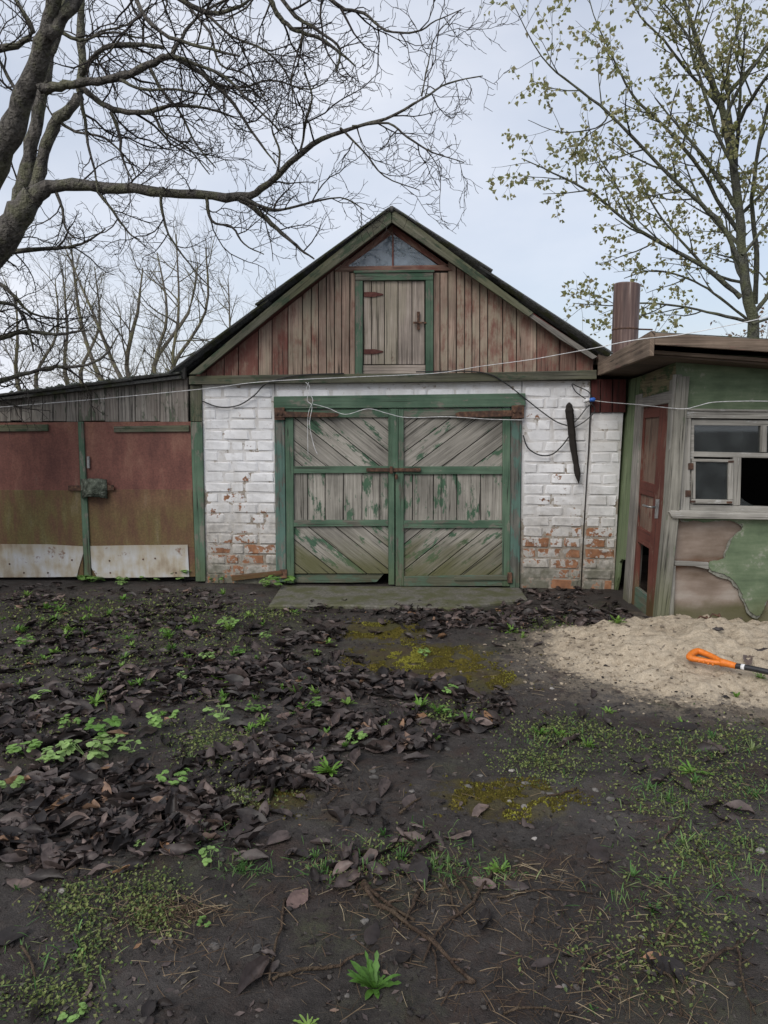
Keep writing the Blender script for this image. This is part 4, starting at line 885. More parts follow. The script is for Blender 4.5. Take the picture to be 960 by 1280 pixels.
# ------------------------------------------------------------------ trees
class Tree:
    def __init__(s, seed): s.r = random.Random(seed); s.V = []; s.F = []; s.v = []; s.f = []; s.tips = []
    def add(s, pts, rads, thin):
        V, F_ = (s.v, s.f) if thin else (s.V, s.F)
        rm = max(rads); tube_into(V, F_, pts, rads, 12 if rm > 0.06 else 6 if rm > 0.02 else 4 if rm > 0.008 else 3, False)
    def rv(s): return Vector((s.r.gauss(0, 1), s.r.gauss(0, 1), s.r.gauss(0, 1))).normalized()
    def path(s, p, d, ln, n, crook, lift):
        pts = [p.copy()]; d = d.normalized()
        for i in range(n):
            d = (d + s.rv() * crook + Vector((0, 0, lift))).normalized(); pts.append(pts[-1] + d * (ln / n))
        return pts
    def sprout(s, pts, rads, lv, P):
        """side shoots along a limb; P[lv] = dict(gap, len, ang, crook, lift, r, start)"""
        if lv >= len(P): return
        q = P[lv]; cum = [0]
        for a, b in zip(pts, pts[1:]): cum.append(cum[-1] + (b - a).length)
        tot = cum[-1]; t = tot * q.get('start', 0.15) + s.r.random() * q['gap']
        while t < tot:
            i = max(k for k in range(len(cum)) if cum[k] <= t); i = min(i, len(pts) - 2)
            f = (t - cum[i]) / max(1e-6, cum[i + 1] - cum[i]); p = pts[i].lerp(pts[i + 1], f); tan = (pts[i + 1] - pts[i]).normalized()
            side = s.rv(); side = (side - tan * side.dot(tan)).normalized()
            if q.get('flat'): side.y *= q['flat']; side.normalize()
            a = R(s.r.gauss(q['ang'], 14)); d = tan * math.cos(a) + side * math.sin(a) + Vector((0, 0, q.get('up', 0)))
            rem = 1 - 0.5 * t / tot
            ln = q['len'] * s.r.uniform(0.45, 1.3) * rem
            rp_ = rads[i] * (1 - f) + rads[i + 1] * f; r0 = max(0.0022, min(rp_ * 0.7, q['r'] * s.r.uniform(.7, 1.2)))
            n = max(3, int(ln / q.get('seg', 0.09))); n = min(n, 12)
            pp = s.path(p, d, ln, n, q['crook'], q['lift'])
            rr = [r0 + (max(0.0016, r0 * 0.35) - r0) * k / n for k in range(n + 1)]
            s.add(pp, rr, r0 < 0.012)
            s.tips.append((lv, pp))
            s.sprout(pp, rr, lv + 1, P)
            t += q['gap'] * s.r.uniform(0.5, 1.5)
    def limb(s, pts, rads, P, sm=4, lv=0, thin=False):
        p = smooth_path(pts, sm); rr = [float(np.interp(i / (len(p) - 1), np.linspace(0, 1, len(rads)), rads)) for i in range(len(p))]
        # slight knobbliness
        p = [q + s.rv() * min(0.012, rr[i] * 0.35) if 0 < i < len(p) - 1 else q for i, q in enumerate(p)]
        rr = [r_ * s.r.uniform(.9, 1.13) for r_ in rr]
        s.add(p, rr, thin); s.tips.append((0, p))
        if P: s.sprout(p, rr, lv, P)
    def build(s, name, loc, label, group, m_trunk, m_twig, crown='crown'):
        root = empty(name, loc, label, 'tree', group)
        mesh_from('trunk', s.V, s.F, m_trunk, root, True)
        mesh_from(crown, s.v, s.f, m_twig, root, True); return root
def pxl(lst, ydef, thick=1.0):
    """(px, py, radius px[, depth]) -> points and radii in metres"""
    pts, rr = [], []
    for q in lst:
        Y = q[3] if len(q) > 3 else ydef
        pts.append(at_depth(q[0], q[1], Y)); rr.append(q[2] * thick / F_PX * Y)
    return pts, rr

# walnut on the left: limbs placed one by one, twigs grown from them
wt = Tree(11)
PW = [dict(gap=0.12, len=0.66, ang=54, crook=0.38, lift=0.03, seg=.075, r=0.0085, start=0.10),
      dict(gap=0.075, len=0.30, ang=52, crook=0.46, lift=0.05, seg=.045, r=0.0042, start=0.08),
      dict(gap=0.065, len=0.12, ang=52, crook=0.45, lift=0.08, seg=.035, r=0.0034, start=0.15)]
PWs = [dict(PW[0], gap=0.28, len=0.55), PW[1], PW[2]]
wb = Vector((-4.55, 6.1, -0.05))
def W(lst, Y, P, head=None):
    p, r = pxl(lst, Y, .62)
    if head: p = [h[0] for h in head] + p; r = [h[1] * .68 for h in head] + r
    wt.limb(p, r, P)
W([(-45, 372, 33), (2, 300, 27), (30, 258, 23), (44, 244, 17)], 6.2, None, [(wb, .34), (wb + Vector((.12, 0, .5)), .27), (wb + Vector((.45, .05, 1.5)), .25)])
W([(20, 270, 17), (48, 243, 14.5), (78, 231, 11.5), (150, 235, 9.5), (225, 243, 8.8), (300, 246, 8, 6.0), (336, 228, 6, 5.9), (390, 181, 4.6, 5.7), (440, 160, 3.6, 5.6), (482, 148, 2.9, 5.5), (528, 124, 2.2, 5.4), (560, 104, 1.6), (603, 95, 0.9, 5.4)], 6.2, PWs)
W([(296, 246, 5.5), (325, 267, 4.8), (352, 291, 4), (376, 312, 2.6), (393, 324, 1.2)], 6.0, [dict(PW[0], len=.4, up=.5)] + PW[1:])
W([(300, 247, 4), (340, 262, 3), (370, 258, 2.5), (425, 247, 1.6), (455, 262, 1)], 5.9, PW)
W([(425, 160, 2.8), (455, 190, 2), (480, 220, 1.5), (525, 238, .9)], 5.6, PW)
W([(440, 158, 2.8), (485, 154, 2.4), (510, 172, 2), (540, 190, 1.6), (580, 203, .9)], 5.5, PW)
W([(375, 195, 3.4), (383, 150, 2.6), (390, 120, 2), (380, 90, 1.3)], 5.6, PW)
W([(527, 120, 2), (535, 80, 1.6), (545, 45, 1.2), (573, 14, .9)], 5.4, PW)
W([(16, 285, 15), (30, 225, 14), (42, 165, 12.5), (52, 115, 11), (64, 60, 10), (80, 0, 9), (95, -70, 7)], 6.4, PWs)
W([(40, 250, 13), (52, 200, 11.5), (66, 158, 10.5), (94, 128, 9.5), (103, 95, 8), (100, 30, 7), (106, -60, 5)], 6.3, PWs)
W([(-70, 330, 32, 5.7), (-35, 262, 27, 5.5), (2, 186, 22, 5.3), (28, 130, 20, 5.2), (46, 80, 17, 5.1), (62, 25, 15, 5.0), (78, -40, 13, 4.9), (95, -130, 11, 4.8)], 5.3, None, [(wb + Vector((.05, -.1, .35)), .24)])
W([(60, 45, 13), (82, 18, 12.5), (110, -25, 11), (150, -80, 8)], 5.0, None)
W([(48, 112, 9), (75, 108, 8), (105, 104, 7.5), (140, 99, 7.2), (172, 89, 7), (200, 74, 6.2, 5.0), (216, 70, 5.6, 5.0), (240, 84, 4.6), (266, 104, 4), (292, 130, 3.3), (320, 172, 2.4), (345, 205, 1.2)], 5.1, PWs)
W([(98, 106, 6), (122, 126, 5.4), (150, 139, 5), (190, 139, 4.2), (213, 132, 3.4), (258, 135, 2.2), (300, 150, 1.2)], 5.2, PW)
W([(215, 70, 4.6), (232, 40, 3.8), (255, 15, 3.2), (300, -10, 2.5), (340, -40, 2)], 5.0, PW)
W([(100, 116, 4), (106, 150, 3.2), (110, 180, 2.6), (118, 212, 2), (122, 240, 1.2)], 5.3, PW)
W([(138, 140, 3.6), (150, 170, 2.8), (152, 195, 2.2), (165, 225, 1.4)], 5.4, PW)
W([(103, 92, 6, 6.2), (115, 72, 5, 5.8), (132, 60, 4.4), (170, 55, 4), (205, 60, 3.4)], 5.4, PW)
W([(185, 80, 4), (200, 110, 3), (225, 140, 2.4), (245, 180, 1.8), (270, 210, 1.1)], 5.2, PW)
W([(150, 100, 3.6), (180, 112, 3), (220, 112, 2.4), (260, 118, 1.8), (300, 105, 1.2)], 5.0, PW)
W([(216, 70, 4.2), (245, 80, 3.6), (280, 95, 3), (315, 130, 2.3), (352, 165, 1.2)], 4.9, PW)
W([(130, -60, 7), (190, -30, 6), (232, 3, 5), (264, 16, 4), (300, 8, 3), (330, -20, 2)], 4.8, PW)
W([(300, -70, 6), (335, -5, 5), (350, 22, 4.4), (370, 38, 3.6), (400, 48, 3), (425, 66, 2.4), (445, 83, 1.2)], 4.7, PW)
W([(330, -50, 5), (360, 10, 4.2), (400, 40, 3.4), (425, 62, 2.6), (420, 90, 1.8)], 4.6, PW)
W([(360, -60, 5), (420, 6, 4), (455, 16, 3.2), (482, 38, 2.6), (520, 40, 2), (545, 26, 1.5), (577, 12, .9)], 4.6, PW)
W([(150, -60, 6), (170, 0, 4.6), (200, 40, 3.6), (250, 58, 2.8), (300, 70, 2)], 4.6, PW)
W([(255, 15, 3), (290, 45, 2.6), (330, 62, 2.2), (360, 95, 1.6), (372, 140, 1)], 5.3, PW)
W([(266, 104, 3), (300, 110, 2.6), (340, 100, 2), (385, 112, 1.5), (410, 100, .9)], 5.5, PW)
W([(232, 5, 3), (262, 40, 2.6), (275, 80, 2.2), (310, 95, 1.6), (335, 130, 1)], 5.6, PW)
W([(190, 139, 3), (205, 165, 2.4), (235, 185, 1.8), (262, 218, 1)], 5.7, PW)
W([(72, 150, 3.2), (95, 165, 2.6), (130, 172, 2.2), (160, 200, 1.5), (170, 222, 1)], 6.3, PW)
W([(100, 60, 3.2), (125, 40, 2.6), (160, 30, 2.2), (190, 5, 1.4)], 6.0, PW)
W([(62, 30, 4), (100, 50, 3.2), (140, 40, 2.4), (180, 48, 1.8), (210, 30, 1)], 5.4, PW)
W([(30, 130, 4), (10, 95, 3), (-10, 60, 2)], 5.6, PW)
W([(345, 220, 3), (350, 190, 2.2), (340, 160, 1.6), (350, 130, 1)], 5.9, PW)
W([(-60, 300, 6), (0, 312, 5, 6.5), (45, 312, 4), (80, 310, 3), (108, 302, 2.2), (132, 286, 1.1)], 6.4, PW)
W([(-90, 420, 7), (-10, 424, 5), (30, 415, 4), (70, 418, 3), (110, 412, 1.6)], 6.6, PW)
W([(-120, 500, 8), (-40, 490, 6), (15, 472, 4.4), (60, 460, 3.6), (100, 458, 3), (130, 445, 2.4), (148, 418, 1.4)], 6.6, PW)
W([(-80, 350, 6), (-10, 352, 4.6), (20, 372, 3.6), (40, 392, 2.6), (85, 400, 1.4)], 6.7, PW)
W([(-60, 400, 5), (0, 378, 4), (30, 395, 3), (42, 440, 1.6)], 6.5, PW)
W([(-40, 60, 9), (10, 60, 6), (40, 40, 5), (20, 0, 3)], 5.5, PW)
W([(70, 240, 3.5), (78, 262, 2.6), (82, 285, 2), (95, 300, 1)], 6.2, PW)
W([(120, 236, 3.4), (140, 262, 2.6), (160, 290, 1.8), (175, 300, 1)], 6.2, PW)
W([(200, 240, 3), (205, 275, 2.4), (215, 300, 2), (245, 340, 1.5), (265, 362, 1)], 6.1, PW)
W([(258, 247, 3.4), (264, 276, 2.8), (290, 284, 2.2), (305, 305, 1.5), (330, 318, 1)], 6.1, PW)
wt.build('walnut_tree', wb, 'big bare walnut with forked grey trunk and limbs arching towards the garage roof', None, MAT['bark_walnut'], MAT['twig_walnut'])

# maple behind the outbuilding, coming into leaf
mt = Tree(23); YM = 10.6
PM = [dict(gap=0.26, len=1.0, ang=42, crook=0.13, lift=0.03, r=0.014, start=0.2, seg=0.14),
      dict(gap=0.16, len=0.5, ang=44, crook=0.18, lift=0.02, r=0.006, start=0.12),
      dict(gap=0.17, len=0.22, ang=48, crook=0.2, lift=0.0, r=0.004, start=0.2)]
def Mp(lst, Y=YM, P=PM, head=None):
    p, r = pxl(lst, Y, .43)
    if head: p = [h[0] for h in head] + p; r = [h[1] * .45 for h in head] + r
    mt.limb(p, r, P)
mbx = at_depth(944, 420, YM); mb = Vector((mbx.x + .02, YM, -.05))
Mp([(942, 420, 15), (933, 365, 14), (928, 319, 12), (923, 248, 11), (913, 190, 10), (903, 142, 9), (889, 99, 8), (864, 28, 5.5), (845, -40, 4), (830, -140, 2)], YM, [dict(PM[0], start=.5)] + PM[1:], [(mb, .24), (mb + Vector((0, 0, 1)), .2)])
Mp([(926, 372, 7), (882, 335, 6), (797, 287, 4.5), (744, 244, 3.4), (691, 216, 2.2), (652, 198, 1)], 10.2)
Mp([(926, 330, 7), (903, 283, 6.4), (864, 244, 5.4), (811, 193, 4.6), (762, 142, 3.6), (716, 106, 2.7), (677, 71, 1.8), (641, 4, .9)], 10.0)
Mp([(929, 298, 6), (896, 248, 5.4), (875, 212, 4.8), (832, 159, 4), (797, 127, 3.2), (776, 92, 2.4), (742, 18, 1.4), (730, -40, 1)], 10.9)
Mp([(920, 212, 5.4), (896, 166, 4.6), (878, 106, 3.8), (864, 64, 3), (861, 0, 2), (855, -70, 1)], 10.3)
Mp([(944, 380, 8), (946, 319, 7), (940, 248, 6), (955, 152, 5), (980, 60, 3.6), (1000, -60, 2)], 11.2)
Mp([(917, 202, 6), (912, 140, 5), (910, 80, 4), (924, 32, 3), (940, -60, 2)], 10.8)
Mp([(938, 402, 5), (896, 393, 3.8), (847, 382, 3), (797, 379, 2.4), (762, 382, 1.8), (716, 379, .9)], 10.0)
Mp([(932, 355, 4.6), (890, 340, 4), (850, 300, 3.2), (820, 262, 2.4), (790, 205, 1.4)], 11.3)
Mp([(898, 130, 5), (860, 90, 4), (830, 50, 3), (800, 20, 2.2), (770, -40, 1.2)], 11.0)
Mp([(880, 80, 4), (850, 30, 3), (810, -20, 2)], 10.2)
Mp([(928, 319, 5), (960, 280, 4.4), (1010, 230, 3.4), (1060, 150, 2)], 10.0)
Mp([(925, 270, 5), (975, 215, 4.4), (1020, 140, 3), (1060, 60, 2)], 11.3)
Mp([(905, 150, 5), (930, 100, 4), (970, 40, 3), (990, -40, 2)], 10.1)
Mp([(935, 400, 4), (900, 372, 3.4), (868, 352, 2.6), (820, 338, 2), (780, 348, 1)], 11.4)
Mp([(940, 405, 4), (985, 388, 3.4), (1030, 350, 2.4)], 10.3)
Mp([(762, 142, 2.6), (745, 160, 2), (700, 165, 1.5), (660, 150, .9)], 9.9)
Mp([(797, 287, 3), (770, 230, 2.2), (745, 190, 1.6), (735, 150, 1)], 10.3)
for k in range(7):
    a = k * 0.9 + .4; z0 = 2.6 + k * .75; py_ = 400 - k * 45; p0 = at_depth(float(np.interp(py_, [28, 99, 142, 190, 248, 319, 365, 420], [864, 889, 903, 913, 923, 928, 933, 942])), py_, YM); ln = 2.4 - k * .15
    pp = mt.path(p0, Vector((math.cos(a) * .6, math.sin(a) * 1.0, .75)), ln, 6, .1, .02); mt.limb(pp, [.035, .022, .008], PM, 2)
maple = mt.build('maple_tree', mb, 'maple in young olive green leaf standing behind the green outbuilding', None, MAT['bark_maple'], MAT['bark_maple'], 'twigs')
def add_shade(me, vals):
    at = me.attributes.new('shade', 'FLOAT', 'POINT'); at.data.foreach_set('value', vals)
def leaf_cloud(name, root, tips, mat, rnd, per, size, lvmin=1):
    V, F_, S = [], [], []
    for lv, pp in tips:
        if lv < lvmin: continue
        for j in range(1, len(pp)):
            for _ in range(per):
                if rnd.random() > (0.35 if j < len(pp) - 1 else 0.9): continue
                c = pp[j].lerp(pp[j - 1], rnd.random()) + Vector((rnd.gauss(0, .035), rnd.gauss(0, .035), rnd.gauss(-.01, .03)))
                d = Vector((rnd.gauss(0, 1), rnd.gauss(0, 1), rnd.gauss(-.6, .8))).normalized(); s_ = size * rnd.uniform(.55, 1.3)
                e = d.cross(Vector((rnd.gauss(0, 1), rnd.gauss(0, 1), rnd.gauss(0, 1)))).normalized(); nn = d.cross(e)
                b = len(V)
                V += [c, c + d * s_ * .35 + e * s_ * .42 + nn * s_ * .12, c + d * s_ * .62 + e * s_ * .2, c + d * s_ - nn * s_ * .15, c + d * s_ * .62 - e * s_ * .22, c + d * s_ * .35 - e * s_ * .45 + nn * s_ * .12, c + d * s_ * .45 - nn * .02]
                F_ += [(b, b + 1, b + 6), (b + 1, b + 2, b + 6), (b + 2, b + 3, b + 6), (b + 3, b + 4, b + 6), (b + 4, b + 5, b + 6), (b + 5, b, b + 6)]
                S += [rnd.random()] * 7
    o = mesh_from(name, V, F_, mat, root); add_shade(o.data, S); return o
crown = leaf_cloud('crown', maple, mt.tips, MAT['maple_leaf'], random.Random(3), 2, 0.07, 1)
print('maple leaves', len(crown.data.polygons) // 6, 'walnut twigs', len(wt.tips))

# bare trees far behind on the left
PB = [dict(gap=0.26, len=1.7, ang=46, crook=0.2, lift=0.07, r=0.016, start=0.2, seg=0.25),
      dict(gap=0.16, len=0.9, ang=48, crook=0.26, lift=0.04, r=0.0085, start=0.12, seg=0.18),
      dict(gap=0.15, len=0.45, ang=48, crook=0.3, lift=0.02, r=0.0055, start=0.15, seg=0.15)]
PBl = [PB[0], PB[1]]
far = [(232, 405, 285, 15.5, 5, 1, 'slender bare tree rising just behind the garage eave'),
       (160, 420, 300, 18.0, 7, 3, 'bushy bare tree with several lichened stems behind the lean-to shed'),
       (195, 440, 300, 17.0, 6, 3, 'bare tree with pale forked stems beside the slender one'),
       (95, 440, 330, 20.0, 6, 2, 'bare tree with open twiggy crown behind the metal doors'),
       (30, 450, 340, 21.0, 6, 2, 'faint bare tree beyond the big walnut trunk'),
       (300, 440, 350, 22.0, 5, 2, 'bare tree half hidden behind the garage roof slope'),
       (-60, 450, 330, 19.0, 6, 2, 'bare tree outermost beyond the lean-to shed')]
for i, (px, py, top, Y, rp_, stems, lab) in enumerate(far):
    t = Tree(100 + i); b = at_depth(px, py, Y); b.z = -.05; zt_ = at_depth(px, top, Y).z; r0 = rp_ * .62 / F_PX * Y
    for k in range(stems):
        spread = (k - (stems - 1) / 2) * 1.5 + t.r.uniform(-.4, .4)
        tilt = t.r.uniform(-.4, .4)
        pts = [b, b + Vector((spread * .3 + .1, tilt * .2, zt_ * .3)), b + Vector((spread * .45 - .15, tilt * .5, zt_ * .5)), b + Vector((spread * .85 + .12, tilt * .5, zt_ * .72)), b + Vector((spread * 1.0 + t.r.uniform(-.3, .3), tilt, zt_ * t.r.uniform(.9, 1.02)))]
        t.limb(pts, [r0, r0 * .8, r0 * .5, .012], [dict(PB[0], start=.3)] + PB[1:], 4)
    t.build('bare_tree', b, lab, 'bare trees behind the sheds', MAT['bark_far'], MAT['bark_far'])
# rusty-leaved shrub and low bush beyond the outbuilding
t = Tree(140); b = at_depth(985, 430, 16); b.z = -.05
for k in range(4):
    t.limb([b, b + Vector((k * .3 - .5, 0, 1.6)), b + Vector((k * .7 - 1.1, .3 * (k % 2), 3.3))], [.06, .04, .012], PB, 4)
tr = t.build('leafy_shrub', b, 'russet leaved shrub showing beyond the maple trunk', None, MAT['bark_far'], MAT['bark_far'], 'twigs')
tr['category'] = 'shrub'
MAT['russet'] = leafmat('russet_leaves', [(0, (0.12, 0.06, 0.035)), (.6, (0.2, 0.12, 0.07)), (1, (0.26, 0.19, 0.11))], .4)
leaf_cloud('crown', tr, t.tips, MAT['russet'], random.Random(5), 1, 0.09, 2)

# ------------------------------------------------------------------ cords, cables and what hangs from them
def wire(name, pl, pts, off, r, mat, label, cat, sm=5):
    P_ = [pl.P(x, y, off if not hasattr(off, '__len__') else off[i]) for i, (x, y) in enumerate(pts)]
    base = Vector((P_[0].x, P_[0].y, 0))
    p = smooth_path(P_, sm); V, Fc = [], []; tube_into(V, Fc, p, [r] * len(p), 5)
    o = mesh_from(name, V, Fc, MAT[mat], None, True); return tag(o, label, cat)
wire('washing_line', FAC, [(-60, 515), (0, 509), (120, 499), (255, 486), (330, 477), (450, 471), (545, 466.5), (600, 458), (660, 450), (700, 443), (760, 432)], [.12, .12, .12, .12, .14, .15, .15, .16, .2, .22, .5], 0.003, 'cord', 'long white cord strung along the shed fascia and gable beam', 'cord')
wire('washing_line', FRO, [(757, 432), (800, 424), (850, 418.5), (905, 408), (960, 396), (1100, 360)], .5, 0.0028, 'cord', 'white cord rising over the outbuilding roof edge', 'cord')
wire('hanging_string', FAC, [(391, 505), (410, 510), (432, 518), (460, 511), (485, 517), (510, 522), (560, 521), (610, 524), (655, 525)], .085, 0.0028, 'cord', 'slack white string drooping across the green double doors', 'string')
wire('hanging_string', FAC, [(382, 478), (387, 484), (384, 500), (390, 508), (387, 530), (392, 556), (397, 568)], [.085] * 7, 0.003, 'cord', 'white string end dangling from the beam over the left door leaf', 'string')
wire('hanging_string', FAC, [(386, 478), (383, 488), (391, 500), (385, 520), (385, 570)], [.09] * 5, 0.0026, 'cord', 'thin straight white strand hanging beside the looped string', 'string')
wire('electric_cable', FAC, [(252, 501), (270, 508), (286, 509), (302, 505), (318, 494), (331, 481), (352, 473), (380, 468.5), (430, 467)], [.03, .03, .03, .03, .04, .08, .085, .085, .085], 0.006, 'cable', 'thin black cable sagging over the brick pier beside the shed post', 'cable')
wire('electric_cable', FAC, [(520, 465), (580, 464), (612, 468), (633, 480), (655, 497), (675, 513), (695, 527), (709, 532)], [.08, .085, .085, .075, .06, .05, .05, .05], 0.006, 'cable', 'black cable running from the beam down to the hanging stick', 'cable')
wire('electric_cable', FAC, [(654, 544), (660, 560), (675, 569), (690, 568), (702, 558), (711, 546)], .04, 0.0065, 'cable', 'black cable looped below the hanging stick', 'cable')
wire('electric_cable', FAC, [(712, 532), (722, 524), (733, 510), (741, 502), (736, 490), (722, 483), (715, 480), (720, 490), (735, 501), (744, 512), (733, 525), (717, 535)], .045, 0.005, 'cable', 'tangled black cable ends at the corner of the brick pier', 'cable')
k0 = FAC.P(737, 500, .05)
kn = empty('cable_joint', (k0.x, k0.y, k0.z), 'blue taped cable joint with white connector beside the dark red boards', 'cable joint')
tube('tape', [k0, k0 + FAC.u * .035 + Vector((0, 0, .004)), k0 + FAC.u * .05], [.016, .02, .012], MAT['blue'], kn, 8, 2)
tube('connector', [k0 - FAC.u * .05 - Vector((0, 0, .02)), k0 - FAC.u * .02, k0], [.012, .02, .014], MAT['cord'], kn, 7, 2)
kp = [FAC.P(740, 500.5, .06), FAC.P(762, 503, .12), SID.P(800, 506, .12), FRO.P(850, 511, .12), FRO.P(868, 508.5, .12), FRO.P(890, 503, .12), FRO.P(925, 501.5, .12), FRO.P(960, 501.5, .12), FRO.P(1080, 503, .12)]
p = smooth_path(kp, 5); V, Fc = [], []; tube_into(V, Fc, p, [.003] * len(p), 5)
tag(mesh_from('washing_line', V, Fc, MAT['cord'], None, True), 'white cord from the blue joint across the outbuilding window head', 'cord')
# dark rotten stick hung on the wall
so = .06; sp = [FAC.P(x, y, so) for x, y in ((711.5, 503), (711.5, 513), (713.5, 530), (716, 555), (720, 580), (723.5, 604))]
V, Fc = [], []; p = smooth_path(sp, 4); rr = [float(np.interp(i / (len(p) - 1), [0, .08, .2, .35, .6, .9, 1], [.006, .026, .040, .036, .030, .026, .004])) * rng.uniform(.9, 1.12) for i in range(len(p))]
tube_into(V, Fc, p, rr, 7)
st = mesh_from('hanging_stick', V, Fc, MAT['charred']); tag(st, 'dark rotten wooden stick hanging on the white brick pier', 'stick')

# ------------------------------------------------------------------ shovel lying on the sand
def sand_top(x, y): return gz(x, y) + max(0, sand_h(x, y))
g0 = G(884, 815, .17); sx, sy = g0.x, g0.y
ax = (G(960, 836, .16) - G(868, 812, .17)); ax.z = 0; ax.normalize(); sdv = Vector((-ax.y, ax.x, 0))
z0 = max(sand_top(sx + ax.x * q_ + sdv.x * w_, sy + ax.y * q_ + sdv.y * w_) for q_ in (-.09, -.04, 0, .08, .2, .35) for w_ in (-.05, 0, .05)) + .012
shovel = empty('shovel', (sx, sy, z0), 'garden shovel with orange handle grip and black shaft lying on the sand', 'shovel')
S0 = Vector((sx, sy, z0))
def SP(a, b, c=0): return S0 + ax * a + sdv * b + Vector((0, 0, c))
ring = [SP(.09, .008), SP(.04, .034, .006), SP(-.02, .052, .012), SP(-.07, .060, .016), SP(-.088, .045, .016), SP(-.092, .0, .010), SP(-.088, -.045, .004), SP(-.07, -.058, .0), SP(-.02, -.050, .0), SP(.04, -.032, -.002), SP(.09, -.008)]
grip = tube('grip', ring, [.016, .017, .018, .02, .021, .021, .02, .018, .017, .016], MAT['orange'], shovel, 8, 4)
tube('grip_collar', [SP(.085, 0), SP(.12, 0, .002), SP(.175, 0, .0)], [.026, .022, .019], MAT['orange'], grip, 10, 2)
for k in range(6):
    a = -.075 + k * .028; tube('grip_rib', [SP(a, -.058, .003), SP(a + .004, -.074, -.006)], .006, MAT['orange'], grip, 5, 1)
tube('shaft', [SP(.165, 0, .0), SP(.30, .006, .008), SP(.42, .003, .004), SP(.62, -.03, -.03), SP(.9, -.05, -.05), SP(1.05, -.05, -.06)], .0175, MAT['black_plastic'], shovel, 10, 5)
tube('label_band', [SP(.205, .001, .0035), SP(.225, .002, .0045)], .0182, MAT['cord'], shovel, 10, 1)
V, Fc = [], []
for i in range(7):
    for j in range(7):
        u = i / 6; v = j / 6 * 2 - 1; wd = .11 * (1 if u < .55 else math.cos((u - .55) / .45 * 1.35)); V.append(SP(1.03 + u * .30, v * wd - .05, -.06 - .03 * (1 - v * v) + .02 * u))
for i in range(6):
    for j in range(6): Fc.append((i * 7 + j, i * 7 + j + 1, i * 7 + 8 + j, i * 7 + 7 + j))
mesh_from('blade', V, Fc, MAT['black_plastic'], shovel, True)

# ------------------------------------------------------------------ leaf litter
rl = random.Random(5)
def dead_leaf_template(k):
    V, F_ = [], []; n = 6; curl = rl.choice([-1, 1]) * rl.uniform(.2, 1.4); bend = rl.uniform(-1.3, 1.6); asym = rl.uniform(-.5, .5); wd = rl.uniform(.17, .31)
    for i in range(n + 1):
        t = i / n; w_ = wd * (math.sin(math.pi * min(1, t * .97 + .015)) ** .75) * rl.uniform(.86, 1.12) + .008
        x = t - .5; zb = bend * .28 * (t - .5) ** 2 + .03 * math.sin(t * 9 + k)
        xx = x * (1 - .12 * abs(bend) * abs(x))
        for s in (-1, -.5, 0, .5, 1):
            y = s * w_; c = curl * (1 + asym * s); zc = c * .55 * (s * s) * w_ * 1.1; y *= 1 - .25 * min(1, abs(c)) * abs(s)
            V.append((xx, y, zb + zc + rl.uniform(-.045, .045) + (-.012 if s == 0 else 0)))
    for i in range(n):
        for j in range(4): F_.append((i * 5 + j, i * 5 + j + 1, i * 5 + 6 + j, i * 5 + 5 + j))
    b = len(V); V += [(-.5, .006, V[2][2]), (-.5, -.006, V[2][2]), (-.68, .005, V[2][2] - .03), (-.68, -.005, V[2][2] - .03)]; F_.append((b, b + 1, b + 3, b + 2))
    return np.array(V), F_
LT = [dead_leaf_template(k) for k in range(14)]
def smooth01(a, b, x): t = min(1, max(0, (x - a) / (b - a))); return t * t * (3 - 2 * t)
def inpoly(px, py, poly):
    c = False
    for i in range(len(poly)):
        (x1, y1), (x2, y2) = poly[i], poly[i - 1]
        if (y1 > py) != (y2 > py) and px < (x2 - x1) * (py - y1) / (y2 - y1) + x1: c = not c
    return c
REG = [([(-400, 860), (150, 840), (330, 800), (400, 780), (420, 800), (470, 835), (560, 850), (625, 875), (630, 905), (560, 930), (490, 930), (450, 975), (390, 985), (330, 1000), (260, 1050), (200, 1085), (60, 1110), (-400, 1120)], 1.0),
       ([(-400, 735), (200, 735), (340, 745), (400, 790), (330, 830), (150, 850), (-400, 880)], .42),
       ([(380, 757), (560, 765), (640, 752), (690, 765), (660, 790), (570, 800), (480, 778), (400, 785)], .95),
       ([(260, 1040), (350, 1015), (480, 1010), (560, 1050), (560, 1090), (440, 1110), (300, 1090)], .45),
       ([(640, 735), (770, 735), (820, 780), (760, 790), (690, 770)], .6)]
def leaf_density(x, y):
    px, py, f = project((x, y, 0))
    d = .018
    jx, jy = px + 60 * n3(x * 2.4, y * 2.4, 8) + 30 * n3(x * 8, y * 8, 8), py + 30 * n3(x * 2.4, y * 2.4, 18) + 16 * n3(x * 8, y * 8, 18)
    for poly, v in REG:
        if inpoly(jx, jy, poly): d = max(d, v)
    d *= max(0.08, .42 + 1.4 * n3(x * 1.5, y * 1.5, 40) + 1.1 * n3(x * 4.5, y * 4.5, 41))
    if inpoly(px, py, [(435, 800), (600, 812), (640, 850), (560, 852), (470, 838)]): d *= .1
    if sand_h(x, y) > 0.01: d *= .3
    return min(1, d)
leaves = []
tries = 0
